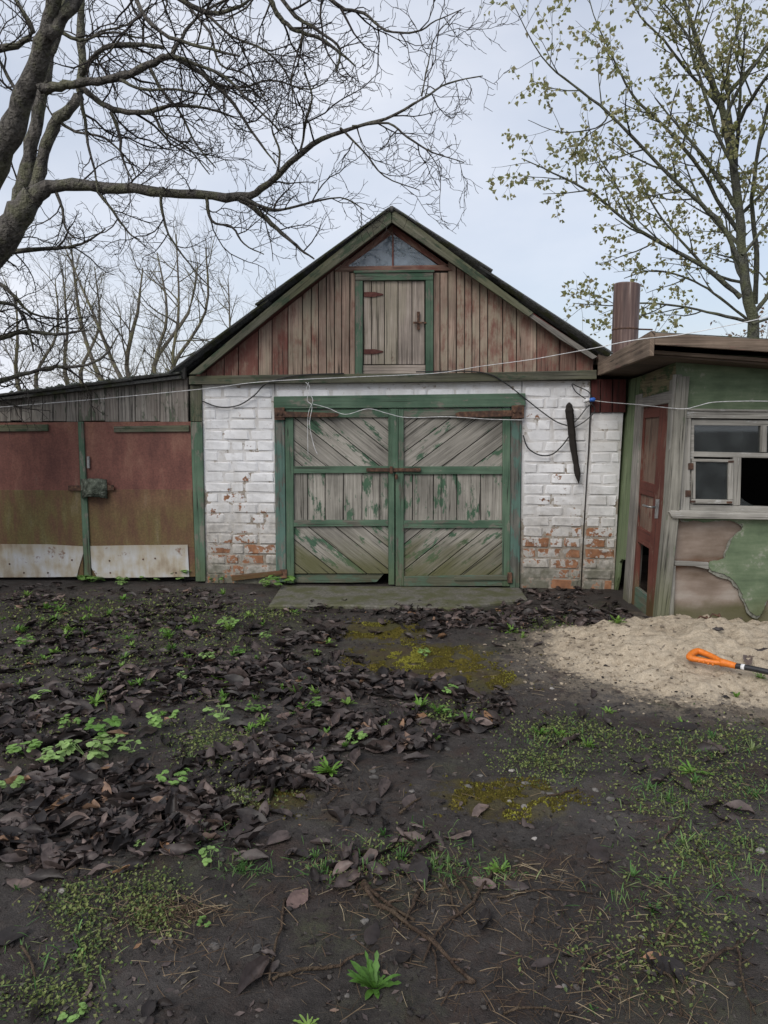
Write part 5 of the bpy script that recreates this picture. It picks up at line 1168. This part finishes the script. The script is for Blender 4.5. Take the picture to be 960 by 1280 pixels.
while len(leaves) < 7800 and tries < 62000:
    tries += 1
    y = rl.uniform(1.7, 7.0); x = rl.uniform(-.62 * y - .5, .62 * y + .3)
    if FAC.uv(Vector((x, y, 0)))[0] is None or (Vector((x, y, 0)) - FAC.o).dot(FAC.n) < .03: continue
    if x > 2.0 and y > YC - .02: continue
    d = leaf_density(x, y)
    if rl.random() > d: continue
    L_ = (.03 + .125 * rl.random() ** 1.6) * (1 if y < 5.6 else .75)
    z = gz(x, y) + max(0, sand_h(x, y)) + .008 + rl.random() ** 2 * .038 * min(1, d * 1.2)
    rot = Matrix.Rotation(rl.uniform(0, 6.283), 3, 'Z') @ Matrix.Rotation(rl.gauss(0, .25 + .2 * d), 3, 'X') @ Matrix.Rotation(rl.gauss(0, .16 + .12 * d), 3, 'Y')
    px, py, f = project((x, y, z)); vis = L_ / f if -10 < px < 970 and py < 1290 else 0
    leaves.append((vis, x, y, z, L_, rot, rl.randrange(14), rl.random()))
# a few leaves placed as in the photograph
leaves.sort(key=lambda q: -q[0])
own, rest = leaves[:285], leaves[285:]
LM = []
for V, F_ in LT:
    me = bpy.data.meshes.new('dead_leaf'); me.from_pydata([tuple(v) for v in V], [], F_); me.polygons.foreach_set('use_smooth', [True] * len(me.polygons)); me.materials.append(MAT['dead_leaf']); me.update(); LM.append(me)
def put_leaf(x, y, z, L_, rot, k, label, group):
    o = bpy.data.objects.new('dead_leaf', LM[k]); COL.objects.link(o); o.location = (x, y, z); o.scale = (L_,) * 3; o.rotation_euler = rot.to_euler()
    return tag(o, label, 'leaf', group)
for vis, x, y, z, L_, rot, k, s in own:
    px, py, f = project((x, y, z))
    if sand_h(x, y) > .005: put_leaf(x, y, z, L_, rot, k, 'dead brown leaf lying on the pale sand heap', 'dead leaves on the sand')
    elif leaf_density(x, y) > .12:
        sz = 'large' if L_ > .095 else 'mid-sized'; sh = 'curled' if k % 2 else 'folded'
        wh = 'in the strip along the concrete apron' if py < 800 and px > 370 else 'in the litter before the metal doors' if py < 860 else 'in the grassy clump beside the long twig' if py > 1010 and px > 290 else 'in the litter beside the moss patch' if px > 330 else 'in the thick leaf litter under the walnut'
        put_leaf(x, y, z, L_, rot, k, f'{sz} {sh} dark brown dead leaf {wh}', f'{sz} {sh} leaves {wh}')
    else: put_leaf(x, y, z, L_, rot, k, 'single dark dead leaf lying on bare soil', 'stray fallen leaves on bare soil')
def flat_leaf(px, py, L_, ang, k, label, col=None):
    g = G(px, py); z = gz(g.x, g.y) + .014
    o = put_leaf(g.x, g.y, z, L_, Matrix.Rotation(R(ang), 3, 'Z') @ Matrix.Rotation(.28, 3, 'X'), k, label, None)
    o.scale = (L_, L_, L_ * .45)
    if col:
        me = LM[k].copy(); me.materials.clear(); me.materials.append(col); o.data = me
    return o
MAT['leaf_pink'] = leafmat('pinkish_brown_leaf', [(0, (0.13, 0.085, 0.075)), (1, (0.16, 0.11, 0.095))], .05, .6, .3, bump=True)
MAT['leaf_tan'] = leafmat('tan_leaf', [(0, (0.24, 0.14, 0.085)), (1, (0.3, 0.17, 0.1))], .05, .6, .3, bump=True)
flat_leaf(372, 1126, .12, 62, 3, 'flat pinkish brown leaf beside the dark litter and grass', MAT['leaf_pink'])
flat_leaf(837, 1214, .115, -38, 10, 'long dark leaf with ragged edge among straw and twigs')
flat_leaf(815, 1203, .06, 10, 9, 'small tan leaf touching a long dark leaf', MAT['leaf_tan'])
flat_leaf(645, 1115, .09, -20, 2, 'dark folded leaf beside a twiggy straw patch')
flat_leaf(465, 1172, .10, 75, 5, 'dark upright leaf among the crossed brown twigs')
flat_leaf(678, 1216, .08, 20, 8, 'black curled leaf sunk in a soil hollow')
flat_leaf(855, 913, .14, 4, 11, 'long flat dark leaf just in front of the sand heap')
flat_leaf(355, 893, .10, 40, 1, 'dead light brown leaf standing out on the dark litter', MAT['leaf_pink'])
def bulk(name, items, mat, label, cat, smooth=True):
    """items: (template verts Nx3, faces, 3x3, loc, shade) joined into one mesh"""
    VV, FF, SS = [], [], []; b = 0
    for tv, tf, mx_, loc, s in items:
        VV.append(tv @ np.array(mx_).T + np.array(loc)); FF += [tuple(i + b for i in f) for f in tf]; b += len(tv); SS += [s] * len(tv)
    VV = np.vstack(VV); me = bpy.data.meshes.new(name); me.from_pydata(VV.tolist(), [], FF)
    if smooth: me.polygons.foreach_set('use_smooth', [True] * len(me.polygons))
    add_shade(me, SS); me.update(); o = link_mesh(name, me, mat); return tag(o, label, cat, kind='stuff')
frag = []
while len(frag) < 9000:
    y = 1.7 + 5.0 * rl.random(); x = rl.uniform(-.6 * y - .2, .6 * y + .2)
    if (Vector((x, y, 0)) - FAC.o).dot(FAC.n) < .03 or (x > 2.0 and y > YC - .02): continue
    if rl.random() > .16 + leaf_density(x, y) * 1.2 or (sand_h(x, y) > .02 and rl.random() < .92): continue
    rot = Matrix.Rotation(rl.uniform(0, 6.283), 3, 'Z') @ Matrix.Rotation(rl.gauss(0, .3), 3, 'X') @ Matrix.Rotation(rl.gauss(0, .2), 3, 'Y')
    frag.append((0, x, y, gz(x, y) + max(0, sand_h(x, y)) + .002, rl.uniform(.008, .032), rot, rl.randrange(14), rl.random()))
SMALL = [(V[[0, 2, 4, 15, 17, 19, 30, 32, 34]], [(0, 1, 4, 3), (1, 2, 5, 4), (3, 4, 7, 6), (4, 5, 8, 7)]) for V, F_ in LT]
bulk('leaf_fragments', [(SMALL[k][0], SMALL[k][1], np.array(rot) * L_, (x, y, z), s) for vis, x, y, z, L_, rot, k, s in frag], MAT['dead_leaf'], 'torn dark leaf fragments trodden into the soil', 'leaf litter')
bulk('leaf_litter', [(LT[k][0], LT[k][1], np.array(rot) * L_, (x, y, z), s) for vis, x, y, z, L_, rot, k, s in rest], MAT['dead_leaf'], 'dark wet layer of small fallen leaves on the yard', 'leaf litter')

# ------------------------------------------------------------------ small vegetation
def strip_leaf(L_, wd, lift, droop, az, off=0.0, lobed=False, n=5):
    V, F_ = [], []; c, s = math.cos(az), math.sin(az)
    for i in range(n + 1):
        t = i / n; r_ = off + L_ * t * math.cos(lift) * (1 - .15 * t); z = L_ * (t * math.sin(lift) - droop * t * t)
        w_ = wd * (math.sin(math.pi * (t * .8 + .12)) ** .9) * (1 if not lobed else (1.25 if i % 2 else .55)) if i < n else .0008
        for q in (-1, 0, 1): V.append((r_ * c - q * w_ * s, r_ * s + q * w_ * c, z + .25 * w_ * abs(q)))
    for i in range(n):
        for j in (0, 1): F_.append((i * 3 + j, i * 3 + j + 1, i * 3 + 4 + j, i * 3 + 3 + j))
    return V, F_
def join(parts):
    V, F_ = [], []
    for v, f in parts: b = len(V); V += v; F_ += [tuple(i + b for i in q) for q in f]
    return V, F_
rw = random.Random(77)
def rosette(n, up): return join([strip_leaf(rw.uniform(.4, 1.15), rw.uniform(.045, .10), R(rw.uniform(up - 22, up + 25)), rw.uniform(.1, .4), rw.uniform(0, 6.28), .02, rw.random() < .6, 6) for _ in range(n)])
def clump(n):
    parts = []
    for _ in range(n):
        az, L_ = rw.uniform(0, 6.28), rw.uniform(.3, 1.0); r_ = L_ * .75; h = rw.uniform(.25, .8); c, s = math.cos(az), math.sin(az)
        parts.append(([(0, .01, 0), (0, -.01, 0), (r_ * c, r_ * s - .01, h), (r_ * c, r_ * s + .01, h)], [(0, 1, 2, 3)]))
        for k in (-1, 0, 1):       # three rounded lobes
            a2 = az + k * 1.15; ll = rw.uniform(.22, .34); V, ct = [], (r_ * c, r_ * s, h); tilt = rw.uniform(-.7, .2)
            for q in range(9):
                an = 6.283 * q / 9; lx = ll * .5 + ll * .52 * math.cos(an); ly = ll * .48 * math.sin(an) * (1 + .15 * (q % 2))
                V.append((ct[0] + lx * math.cos(a2) - ly * math.sin(a2), ct[1] + lx * math.sin(a2) + ly * math.cos(a2), h + tilt * lx + .12 * abs(ly) + .012))
            parts.append((V, [tuple(range(9))]))
    return join(parts)
def grass(n): return join([strip_leaf(rw.uniform(.5, 1.15), rw.uniform(.022, .04), R(rw.uniform(35, 85)), rw.uniform(.1, .6), rw.uniform(0, 6.28), .03, False, 5) for _ in range(n)])
def mk(name, vf, mat):
    me = bpy.data.meshes.new(name); me.from_pydata(vf[0], [], vf[1]); me.polygons.foreach_set('use_smooth', [True] * len(me.polygons)); me.materials.append(mat); me.update(); return me
TW = {'r': [mk('weed_rosette', rosette(rw.randint(10, 30), rw.uniform(28, 55)), MAT['weed']) for _ in range(9)],
      'c': [mk('weed_clump', clump(rw.randint(5, 15)), MAT['celandine']) for _ in range(9)],
      'g': [mk('grass_tuft', grass(rw.randint(14, 24)), MAT['grass']) for _ in range(4)]}
KIND = {'r': ('leafy_weed', 'bright green leafy weed rosette'), 'c': ('clover_weed', 'round leaved green weed clump'), 'g': ('grass_tuft', 'thin green grass tuft')}
weeds = [('r', 468, 1236, 34), ('r', 412, 970, 24), ('r', 585, 906, 18), ('r', 525, 884, 20), ('r', 547, 890, 15), ('r', 385, 1280, 18), ('r', 625, 1090, 17), ('r', 865, 972, 22), ('r', 640, 792, 12), ('r', 652, 799, 10), ('r', 120, 882, 16), ('r', 128, 872, 12),
         ('c', 215, 985, 20), ('c', 110, 952, 24), ('c', 128, 922, 22), ('c', 75, 952, 20), ('c', 30, 950, 18), ('c', 60, 956, 16), ('c', 205, 912, 18), ('c', 275, 903, 20), ('c', 4, 990, 22), ('c', 165, 948, 14), ('c', 232, 980, 12), ('c', 55, 880, 14), ('c', 180, 1058, 9), ('c', 262, 1080, 14), ('c', 88, 915, 14), ('c', 140, 940, 14),
         ('c', 115, 727, 16), ('c', 150, 730, 10), ('c', 188, 728, 12), ('c', 232, 727, 18), ('c', 272, 730, 10), ('c', 350, 736, 18), ('c', 330, 733, 10), ('c', 243, 720, 9),
         ('r', 155, 752, 11), ('r', 75, 765, 13), ('r', 35, 747, 11), ('r', 68, 778, 12), ('r', 160, 803, 12), ('r', 105, 793, 14), ('r', 80, 800, 12), ('r', 245, 782, 12), ('r', 285, 790, 12), ('c', 285, 785, 12), ('r', 55, 828, 12), ('r', 165, 812, 10), ('c', 230, 852, 10), ('r', 215, 815, 10), ('r', 310, 772, 10), ('c', 30, 808, 12), ('r', 25, 862, 11), ('c', 300, 820, 10),
         ('r', 268, 852, 13), ('r', 290, 855, 13), ('r', 240, 842, 10), ('r', 395, 868, 13), ('r', 370, 868, 13), ('r', 355, 865, 12), ('r', 382, 886, 15), ('r', 435, 882, 15), ('c', 397, 884, 12), ('r', 410, 880, 12), ('c', 445, 932, 15), ('r', 432, 938, 10), ('r', 485, 912, 14), ('r', 330, 903, 14), ('r', 313, 915, 12), ('c', 318, 890, 12), ('r', 410, 805, 10), ('r', 368, 768, 9), ('c', 335, 800, 9), ('r', 408, 920, 14), ('r', 545, 925, 9), ('r', 395, 820, 9),
         ('r', 770, 800, 16), ('c', 530, 820, 9), ('c', 565, 868, 10),
         ('r', 675, 912, 13), ('r', 700, 915, 14), ('r', 735, 935, 14), ('r', 760, 888, 12), ('r', 855, 908, 15), ('r', 920, 872, 12), ('r', 950, 862, 14), ('g', 890, 930, 20), ('g', 940, 945, 22), ('g', 945, 1000, 20), ('g', 810, 990, 20), ('g', 835, 1005, 20), ('g', 870, 985, 18), ('g', 815, 1140, 20), ('g', 790, 1100, 22), ('g', 855, 1060, 20), ('g', 500, 1075, 24), ('g', 525, 1065, 24), ('g', 545, 1080, 22), ('g', 410, 1085, 24), ('g', 430, 1100, 22), ('g', 395, 1070, 18), ('g', 480, 1045, 18), ('g', 20, 1110, 14), ('g', 305, 1090, 20), ('g', 255, 1050, 16), ('g', 240, 955, 14), ('c', 255, 1155, 9), ('r', 880, 1165, 10), ('g', 740, 1265, 16), ('c', 90, 1272, 16), ('c', 100, 1195, 7)]
for _ in range(46):
    py_ = rw.uniform(745, 900); px_ = rw.uniform(5, 330 if py_ < 800 else 600)
    if not (430 < px_ and py_ < 860): weeds.append((rw.choice('rrcr'), px_, py_, rw.uniform(6, 12)))
unique = {(468, 1236): 'bushy bright green weed alone on the bare trodden soil', (412, 970): 'bright green weed rosette beside a mossy patch and the leaf litter', (770, 800): 'sparse green weed growing out of the sand heap edge', (350, 736): 'green round leaved weed at the foot of the garage door jamb', (232, 727): 'green round leaved weed against the foot of the green shed post', (115, 727): 'green round leaved weed below the gap between the metal doors', (585, 906): 'spiky bright green weed at the bare end of the leaf litter'}
for kd, px, py, sp_ in weeds:
    g = G(px, py); s_ = sp_ / F_PX * math.hypot(g.y, 1.4) * (1.25 if kd != 'g' else 1.2)
    o = bpy.data.objects.new(KIND[kd][0], max(TW[kd], key=lambda q: len(q.vertices)) if sp_ > 22 and kd == 'r' else rw.choice(TW[kd])); COL.objects.link(o)
    o.location = (g.x, g.y, gz(g.x, g.y) + max(0, sand_h(g.x, g.y)) - .004 + (.02 if 745 < py < 1000 and px < 630 else 0)); o.scale = (s_ * rw.uniform(.85, 1.15), s_ * rw.uniform(.85, 1.15), s_ * rw.uniform(.75, 1.1)); o.rotation_euler = (rw.gauss(0, .08), rw.gauss(0, .08), rw.uniform(0, 6.28))
    where = ('along the foot of the shed doors', 'by shed doors') if py < 740 else ('on the damp green ground in front of the metal doors', 'before shed doors') if px < 320 and py < 835 else ('on the damp ground beside the sand heap', 'by sand heap') if px > 640 and py < 1010 else ('among the twigs and straw', 'among straw') if py > 1010 and px > 290 else ('growing through the dark leaf litter', 'in litter') if py < 1000 else ('at the lower edge of the litter', 'litter edge')
    if (px, py) in unique: tag(o, unique[(px, py)], 'weed')
    else: tag(o, KIND[kd][1] + ' ' + where[0], 'grass' if kd == 'g' else 'weed', KIND[kd][0].replace('_', ' ') + 's ' + where[1])
# creeping ground cover, moss cushions, straw, crumbs
def scatter(n, boxes, rnd):
    out = []
    for _ in range(n):
        px, py, rx, ry = rnd.choice(boxes); a = rnd.gauss(0, .5); b = rnd.gauss(0, .5); g = G(min(1010, max(-60, px + a * rx)), max(740, py + b * ry)); out.append((g.x, g.y))
    return out
rc = random.Random(31)
cov_boxes = [(690, 905, 60, 18), (720, 915, 70, 20), (780, 930, 110, 24), (850, 960, 110, 30), (900, 985, 90, 30), (930, 930, 60, 26), (830, 1010, 90, 22), (920, 1060, 70, 40), (860, 1080, 80, 40), (870, 1150, 90, 50), (880, 945, 160, 50),
             (110, 1180, 45, 50), (95, 1130, 50, 30), (60, 1245, 90, 34), (180, 1115, 60, 26), (60, 780, 120, 30), (180, 770, 120, 26), (260, 800, 90, 24), (130, 830, 120, 22), (260, 930, 60, 22), (40, 935, 70, 22), (280, 950, 60, 24), (190, 1150, 40, 26), (60, 900, 70, 16), (470, 1075, 110, 26), (700, 960, 60, 30), (660, 950, 50, 18), (800, 1200, 120, 60), (560, 890, 50, 16), (300, 1000, 60, 20), (330, 770, 80, 14), (670, 780, 60, 14), (60, 770, 140, 24), (150, 790, 160, 30), (220, 830, 160, 30), (100, 860, 160, 26), (250, 920, 80, 26), (200, 760, 160, 18), (280, 860, 100, 26), (320, 930, 70, 24), (20, 830, 80, 24)]
lf_t = np.array([(0, 0, 0), (.5, .32, .12), (1, 0, .05), (.5, -.32, .12)]); lf_f = [(0, 1, 2), (0, 2, 3)]
items = []
for x, y in scatter(24000, cov_boxes, rc):
    if y > 6.6 or sand_h(x, y) > .03: continue
    s_ = rc.uniform(.006, .017) * (1.0 + .25 * max(0, y - 3)); rot = Matrix.Rotation(rc.uniform(0, 6.28), 3, 'Z') @ Matrix.Rotation(rc.gauss(-.35, .35), 3, 'Y') @ Matrix.Rotation(rc.gauss(0, .3), 3, 'X')
    items.append((lf_t, lf_f, np.array(rot) * s_, (x, y, gz(x, y) + rc.uniform(.001, .014)), min(.999, max(0, rc.gauss(.5, .25)))))
bulk('ground_cover', items, MAT['cover'], 'tiny yellowish green creeping ground cover over the soil', 'ground cover', False)
items = []; mo_t = np.array([(-1, -.6, -.3), (1, -.6, -.3), (0, 1, -.3), (.1, .1, 1.0)]); mo_f = [(0, 1, 3), (1, 2, 3), (2, 0, 3)]
for cx, cy, rx, ry in MOSS:
    for _ in range(int(6500 * rx * ry / .08)):
        a, b = rc.gauss(0, .48), rc.gauss(0, .48); x, y = cx + a * rx, cy + b * ry
        if n3(x * 6, y * 6, 77) + .6 * n3(x * 15, y * 15, 7) < -.1 + .6 * (math.hypot(a, b) - .4): continue
        s_ = rc.uniform(.003, .008); rot = Matrix.Rotation(rc.uniform(0, 6.28), 3, 'Z') @ Matrix.Rotation(rc.gauss(0, .3), 3, 'X')
        items.append((mo_t, mo_f, np.array(rot) * s_, (x, y, gz(x, y) + .002), min(.999, max(0, .35 + .5 * n3(x * 3, y * 3, 5) + rc.gauss(0, .15)))))
bulk('moss', items, MAT['moss'], 'low yellow brown moss cushions on the bare soil', 'moss', False)
def straw_t(k):
    V, F_ = [], []; b = rc.uniform(-.3, .3); n = 3
    for i in range(n + 1): t = i / n; V += [(t - .5, b * t * (1 - t) + .012, .05 * math.sin(3 * t)), (t - .5, b * t * (1 - t) - .012, .05 * math.sin(3 * t) + .015)]
    for i in range(n): F_.append((2 * i, 2 * i + 1, 2 * i + 3, 2 * i + 2))
    return np.array(V), F_
ST = [straw_t(k) for k in range(8)]
straw_boxes = [(570, 1130, 110, 50), (650, 1100, 70, 30), (760, 1110, 110, 60), (850, 1180, 150, 90), (720, 1170, 110, 50), (680, 1250, 200, 60), (820, 1240, 160, 60), (190, 1150, 60, 26), (450, 1110, 110, 40), (270, 1180, 160, 80), (900, 1080, 100, 60), (500, 1000, 250, 60), (920, 980, 90, 50), (300, 900, 250, 90), (100, 1100, 200, 80), (600, 870, 120, 40), (620, 1200, 300, 90), (230, 1140, 60, 20), (480, 1080, 100, 24)]
items = []
for x, y in scatter(4200, straw_boxes, rc):
    k = rc.randrange(8); s_ = rc.uniform(.02, .085); rot = Matrix.Rotation(rc.uniform(0, 6.28), 3, 'Z') @ Matrix.Rotation(rc.gauss(0, .16), 3, 'Y')
    wsc = np.diag([s_, s_ * rc.uniform(.6, 1), s_]); items.append((ST[k][0], ST[k][1], np.array(rot) @ wsc, (x, y, gz(x, y) + max(0, sand_h(x, y)) + .006), rc.random()))
bulk('straw', items, MAT['straw'], 'scattered bits of dead straw and plant stalks on the soil', 'straw', False)
gb = [strip_leaf(1.0, .03, R(a_), dr_, 0, 0, False, 4) for a_, dr_ in ((30, .2), (50, .45), (65, .5), (20, .1), (75, .35))]
gb = [(np.array(v), f) for v, f in gb]; items = []
for x, y in scatter(1500, [(470, 1070, 110, 24), (530, 1060, 60, 26), (410, 1090, 50, 20), (830, 1000, 60, 20), (890, 940, 90, 26), (940, 990, 50, 30), (800, 1120, 60, 40), (860, 1060, 80, 30), (700, 920, 80, 18), (920, 1100, 60, 40), (250, 1050, 60, 30), (300, 1085, 40, 16), (550, 1090, 40, 16), (770, 950, 120, 24), (60, 1200, 90, 60), (600, 1100, 60, 16)], rc):
    v, f = rc.choice(gb); s_ = rc.uniform(.025, .08)
    items.append((v, f, np.array(Matrix.Rotation(rc.uniform(0, 6.28), 3, 'Z')) * s_, (x, y, gz(x, y)), rc.random()))
bulk('grass_blades', items, MAT['grass'], 'sparse green grass blades scattered over the trodden soil', 'grass', False)
# soil crumbs
ic = bmesh.new(); bmesh.ops.create_icosphere(ic, subdivisions=1, radius=1); ico_v = np.array([tuple(v.co) for v in ic.verts]); ico_f = [tuple(v.index for v in f.verts) for f in ic.faces]; ic.free()
nr = np.random.RandomState(4); items = []
for i in range(6000):
    y = 1.7 + 4.9 * rc.random() ** 1.3; x = rc.uniform(-.58 * y, .58 * y)
    if n3(x * 1.7, y * 1.7, 60) < -.1 and rc.random() < .6: continue
    if (Vector((x, y, 0)) - FAC.o).dot(FAC.n) < .03 or (x > 2.0 and y > YC) or (sand_h(x, y) > .02 and rc.random() < .85): continue
    s_ = .0025 + .0085 * rc.random() ** 3; tv = ico_v * (1 + nr.uniform(-.45, .45, (12, 1))); sc = np.diag([s_ * rc.uniform(.8, 1.4), s_ * rc.uniform(.8, 1.3), s_ * .7])
    items.append((tv, ico_f, np.array(Matrix.Rotation(rc.uniform(0, 6.28), 3, 'Z')) @ sc, (x, y, gz(x, y) + max(0, sand_h(x, y)) + s_ * .25), rc.random() ** 1.5))
bulk('soil_crumbs', items, MAT['clod'], 'small dark crumbs and clods of soil over the yard', 'soil', False)
items = []
for i in range(2600):
    a_ = rc.uniform(0, 6.283); q_ = rc.gauss(.85, .22); x, y = SAND_C[0] + q_ * SAND_R[0] * math.cos(a_), SAND_C[1] + q_ * SAND_R[1] * math.sin(a_)
    if y > YC - .03: continue
    s_ = .003 + .012 * rc.random() ** 3; tv = ico_v * (1 + nr.uniform(-.4, .4, (12, 1)))
    items.append((tv, ico_f, np.array(Matrix.Rotation(rc.uniform(0, 6.28), 3, 'Z')) @ np.diag([s_ * 1.2, s_, s_ * .6]), (x, y, gz(x, y) + max(0, sand_h(x, y)) + s_ * .2), rc.random()))
MAT['sand_lump'] = leafmat('sand_lumps', [(0, (0.11, 0.09, 0.07)), (.6, (0.26, 0.215, 0.16)), (1, (0.36, 0.3, 0.225))], 0, .95, .1, bump=True)
bulk('sand_lumps', items, MAT['sand_lump'], 'loose crumbs of pale sand spilled round the heap', 'sand', False)
# pebbles that can be picked out
def pebble_mesh():
    bm = bmesh.new(); bmesh.ops.create_icosphere(bm, subdivisions=2, radius=1)
    sd_ = rc.uniform(0, 50)
    for v in bm.verts: v.co *= 1 + .55 * n3(v.co.x * 1.5 + sd_, v.co.y * 1.5, v.co.z * 1.5); v.co.z *= .5
    me = bpy.data.meshes.new('pebble'); bm.to_mesh(me); bm.free(); me.materials.append(MAT['pebble']); return me
PBM = [pebble_mesh() for _ in range(5)]
peb = [(322, 1187, 7), (585, 983, 6), (688, 994, 6), (657, 978, 5), (744, 987, 6), (763, 1003, 7), (761, 1026, 7), (655, 1010, 5), (636, 1001, 5), (466, 965, 6), (467, 972, 6), (515, 992, 4), (308, 998, 5), (293, 990, 5), (305, 985, 5), (456, 1152, 6), (442, 1171, 5), (434, 1242, 4), (802, 1172, 5), (950, 1067, 8), (497, 1183, 3), (135, 1160, 6), (266, 1183, 5), (78, 1113, 6), (58, 1112, 6), (640, 960, 4), (560, 935, 5), (345, 876, 5), (150, 868, 6), (240, 870, 5), (287, 925, 5), (262, 945, 6), (705, 1240, 4), (893, 1030, 4), (668, 1052, 4), (600, 968, 4), (690, 860, 4), (600, 870, 4), (930, 900, 4), (520, 948, 4)]
for px, py, r_ in peb:
    g = G(px, py); s_ = r_ / F_PX * math.hypot(g.y, 1.6) * .72; o = bpy.data.objects.new('pebble', rc.choice(PBM)); COL.objects.link(o)
    o.location = (g.x, g.y, gz(g.x, g.y) + s_ * .12); o.scale = (s_ * rc.uniform(.9, 1.3), s_ * rc.uniform(.8, 1.1), s_); o.rotation_euler = (0, 0, rc.uniform(0, 6.28))
    w_ = 'beside the moss patches on bare soil' if 500 < px < 780 and py < 1060 else 'at the edge of the leaf litter' if px < 500 and py < 1130 else 'on the trodden soil among straw'
    tag(o, 'small pale grey pebble ' + w_, 'pebble', 'pebbles ' + w_)
# twigs lying on the ground
tw = [([(434, 1063), (448, 1090), (466, 1123), (490, 1147), (512, 1162), (548, 1191), (570, 1215), (592, 1236)], 3.2, 'longest brown twig, crossing the bare soil with a knobbly end'),
      ([(440, 1075), (462, 1110), (495, 1140), (518, 1156)], 2.6, 'brown twig lying close along the longest twig'),
      ([(615, 1092), (600, 1122), (583, 1141), (560, 1160), (541, 1177), (530, 1212)], 2.2, 'crooked twig crossing the longest twig near its middle'),
      ([(339, 1227), (375, 1216), (417, 1210), (440, 1202), (458, 1192)], 2.2, 'dark twig lying left of the bushy lone weed'),
      ([(357, 1125), (350, 1165), (341, 1200), (337, 1230)], 1.7, 'thin dark twig running down from the pinkish flat leaf'),
      ([(524, 1115), (516, 1140), (506, 1160)], 2.6, 'short stout twig end beside the longest twig'),
      ([(550, 1105), (560, 1120), (570, 1140), (582, 1160)], 1.8, 'pale twig leaning in the straw patch'),
      ([(567, 1093), (578, 1110), (590, 1130)], 2.2, 'short pale twig under the straw patch edge'),
      ([(541, 1190), (545, 1215), (546, 1240)], 1.5, 'thin twig branching below the longest twig'),
      ([(592, 1234), (570, 1240), (552, 1262)], 1.7, 'forked end piece below the knobbly twig end'),
      ([(816, 1213), (839, 1227), (848, 1250), (853, 1275)], 2, 'tan twig curving down from the long dark leaf'),
      ([(876, 1218), (903, 1191), (920, 1183), (940, 1172)], 2.2, 'brown twig slanting up beside the straw'),
      ([(921, 1175), (926, 1210), (929, 1234), (944, 1272)], 1.8, 'long upright brown twig near the slanting one'),
      ([(727, 1235), (734, 1206), (748, 1197), (762, 1190)], 1.8, 'pale bent twig on the dark soil'),
      ([(832, 1182), (838, 1165), (852, 1148)], 1.6, 'grey bent twig in sparse ground cover'),
      ([(664, 1165), (668, 1150), (674, 1130)], 1.4, 'thin grey twig in front of the folded dark leaf'),
      ([(620, 1128), (680, 1122), (740, 1122)], 1.5, 'straight thin twig lying beside the folded dark leaf'),
      ([(500, 1020), (512, 1012), (525, 1003)], 1.8, 'short pale stalk beside the moss on bare soil'),
      ([(25, 1182), (38, 1200), (44, 1228)], 2, 'tan bent twig on the mossy soil'),
      ([(115, 855), (130, 875), (135, 890)], 1.8, 'thin twig poking out of the leaf litter'),
      ([(720, 990), (700, 998), (683, 1000)], 1.6, 'thin twig beside the pebbles and moss'),
      ([(820, 1060), (845, 1040), (858, 1010)], 2, 'pale reddish stalk leaning over the green patches'),
      ([(872, 1068), (885, 1085), (893, 1108)], 1.8, 'dark thin stalk on the soil below green patches'),
      ([(300, 830), (315, 845), (320, 860)], 1.5, 'thin stalk in the litter before the shed'),
      ([(415, 985), (425, 995), (408, 1008)], 1.6, 'thin pale stalk at the end of the mossy patch'),
      ([(630, 1275), (660, 1270), (720, 1268)], 1.7, 'straight dark stick on the soil furthest from the sheds'),
      ([(680, 762), (700, 775), (712, 782)], 1.6, 'thin pale stalk on the ground beside the sand')]
for pts, r_, lab in tw:
    P_ = []
    for i, (px, py) in enumerate(pts):
        g = G(px, py); P_.append(Vector((g.x, g.y, gz(g.x, g.y) + .008 + .008 * (i % 2))))
    p = smooth_path(P_, 3); p = [q + Vector((rc.gauss(0, .0025), rc.gauss(0, .0025), rc.gauss(0, .0015))) for q in p]
    r0 = r_ / F_PX * math.hypot(P_[0].y, 1.6) * .85; V, Fc = [], []; tube_into(V, Fc, p, [r0 * (1.1 - .5 * i / (len(p) - 1)) * rc.uniform(.85, 1.2) for i in range(len(p))], 6)
    for i in range(2, len(p) - 2, 3):       # side spurs
        if rc.random() < .55:
            d = (p[i + 1] - p[i]).normalized(); s_ = Vector((-d.y, d.x, .25)) * rc.choice([-1, 1]); ln = rc.uniform(.02, .06); tube_into(V, Fc, [p[i], p[i] + (d * .6 + s_) * ln * .5, p[i] + (d + s_) * ln], [r0 * .6, r0 * .5, r0 * .3], 4)
    tag(mesh_from('twig', V, Fc, MAT['twig'], None, True), lab, 'twig', 'twigs on the ground')
# two short rusty stakes standing in the sand by the wall, and a dry stalk by the grip
for px, py, hh, lab in ((884, 778, .07, 'short brown stub standing in the sand below the torn wallboard'), (899, 784, .08, 'second brown stub standing in the sand nearer the shovel grip')):
    g = G(px, py, .1); zb_ = gz(g.x, g.y) + max(0, sand_h(g.x, g.y)); b = Vector((g.x, g.y, zb_ - .03))
    V, Fc = [], []; tube_into(V, Fc, [b, b + Vector((.004, 0, hh * .6)), b + Vector((-.006, .004, hh))], [.012, .011, .007], 6); tube_into(V, Fc, [b + Vector((0, 0, hh * .75)), b + Vector((-.05, .01, hh * .95)), b + Vector((-.075, 0, hh * .6))], [.008, .007, .005], 5)
    tag(mesh_from('stub', V, Fc, MAT['rust'], None, True), lab, 'stub', 'stubs in the sand')
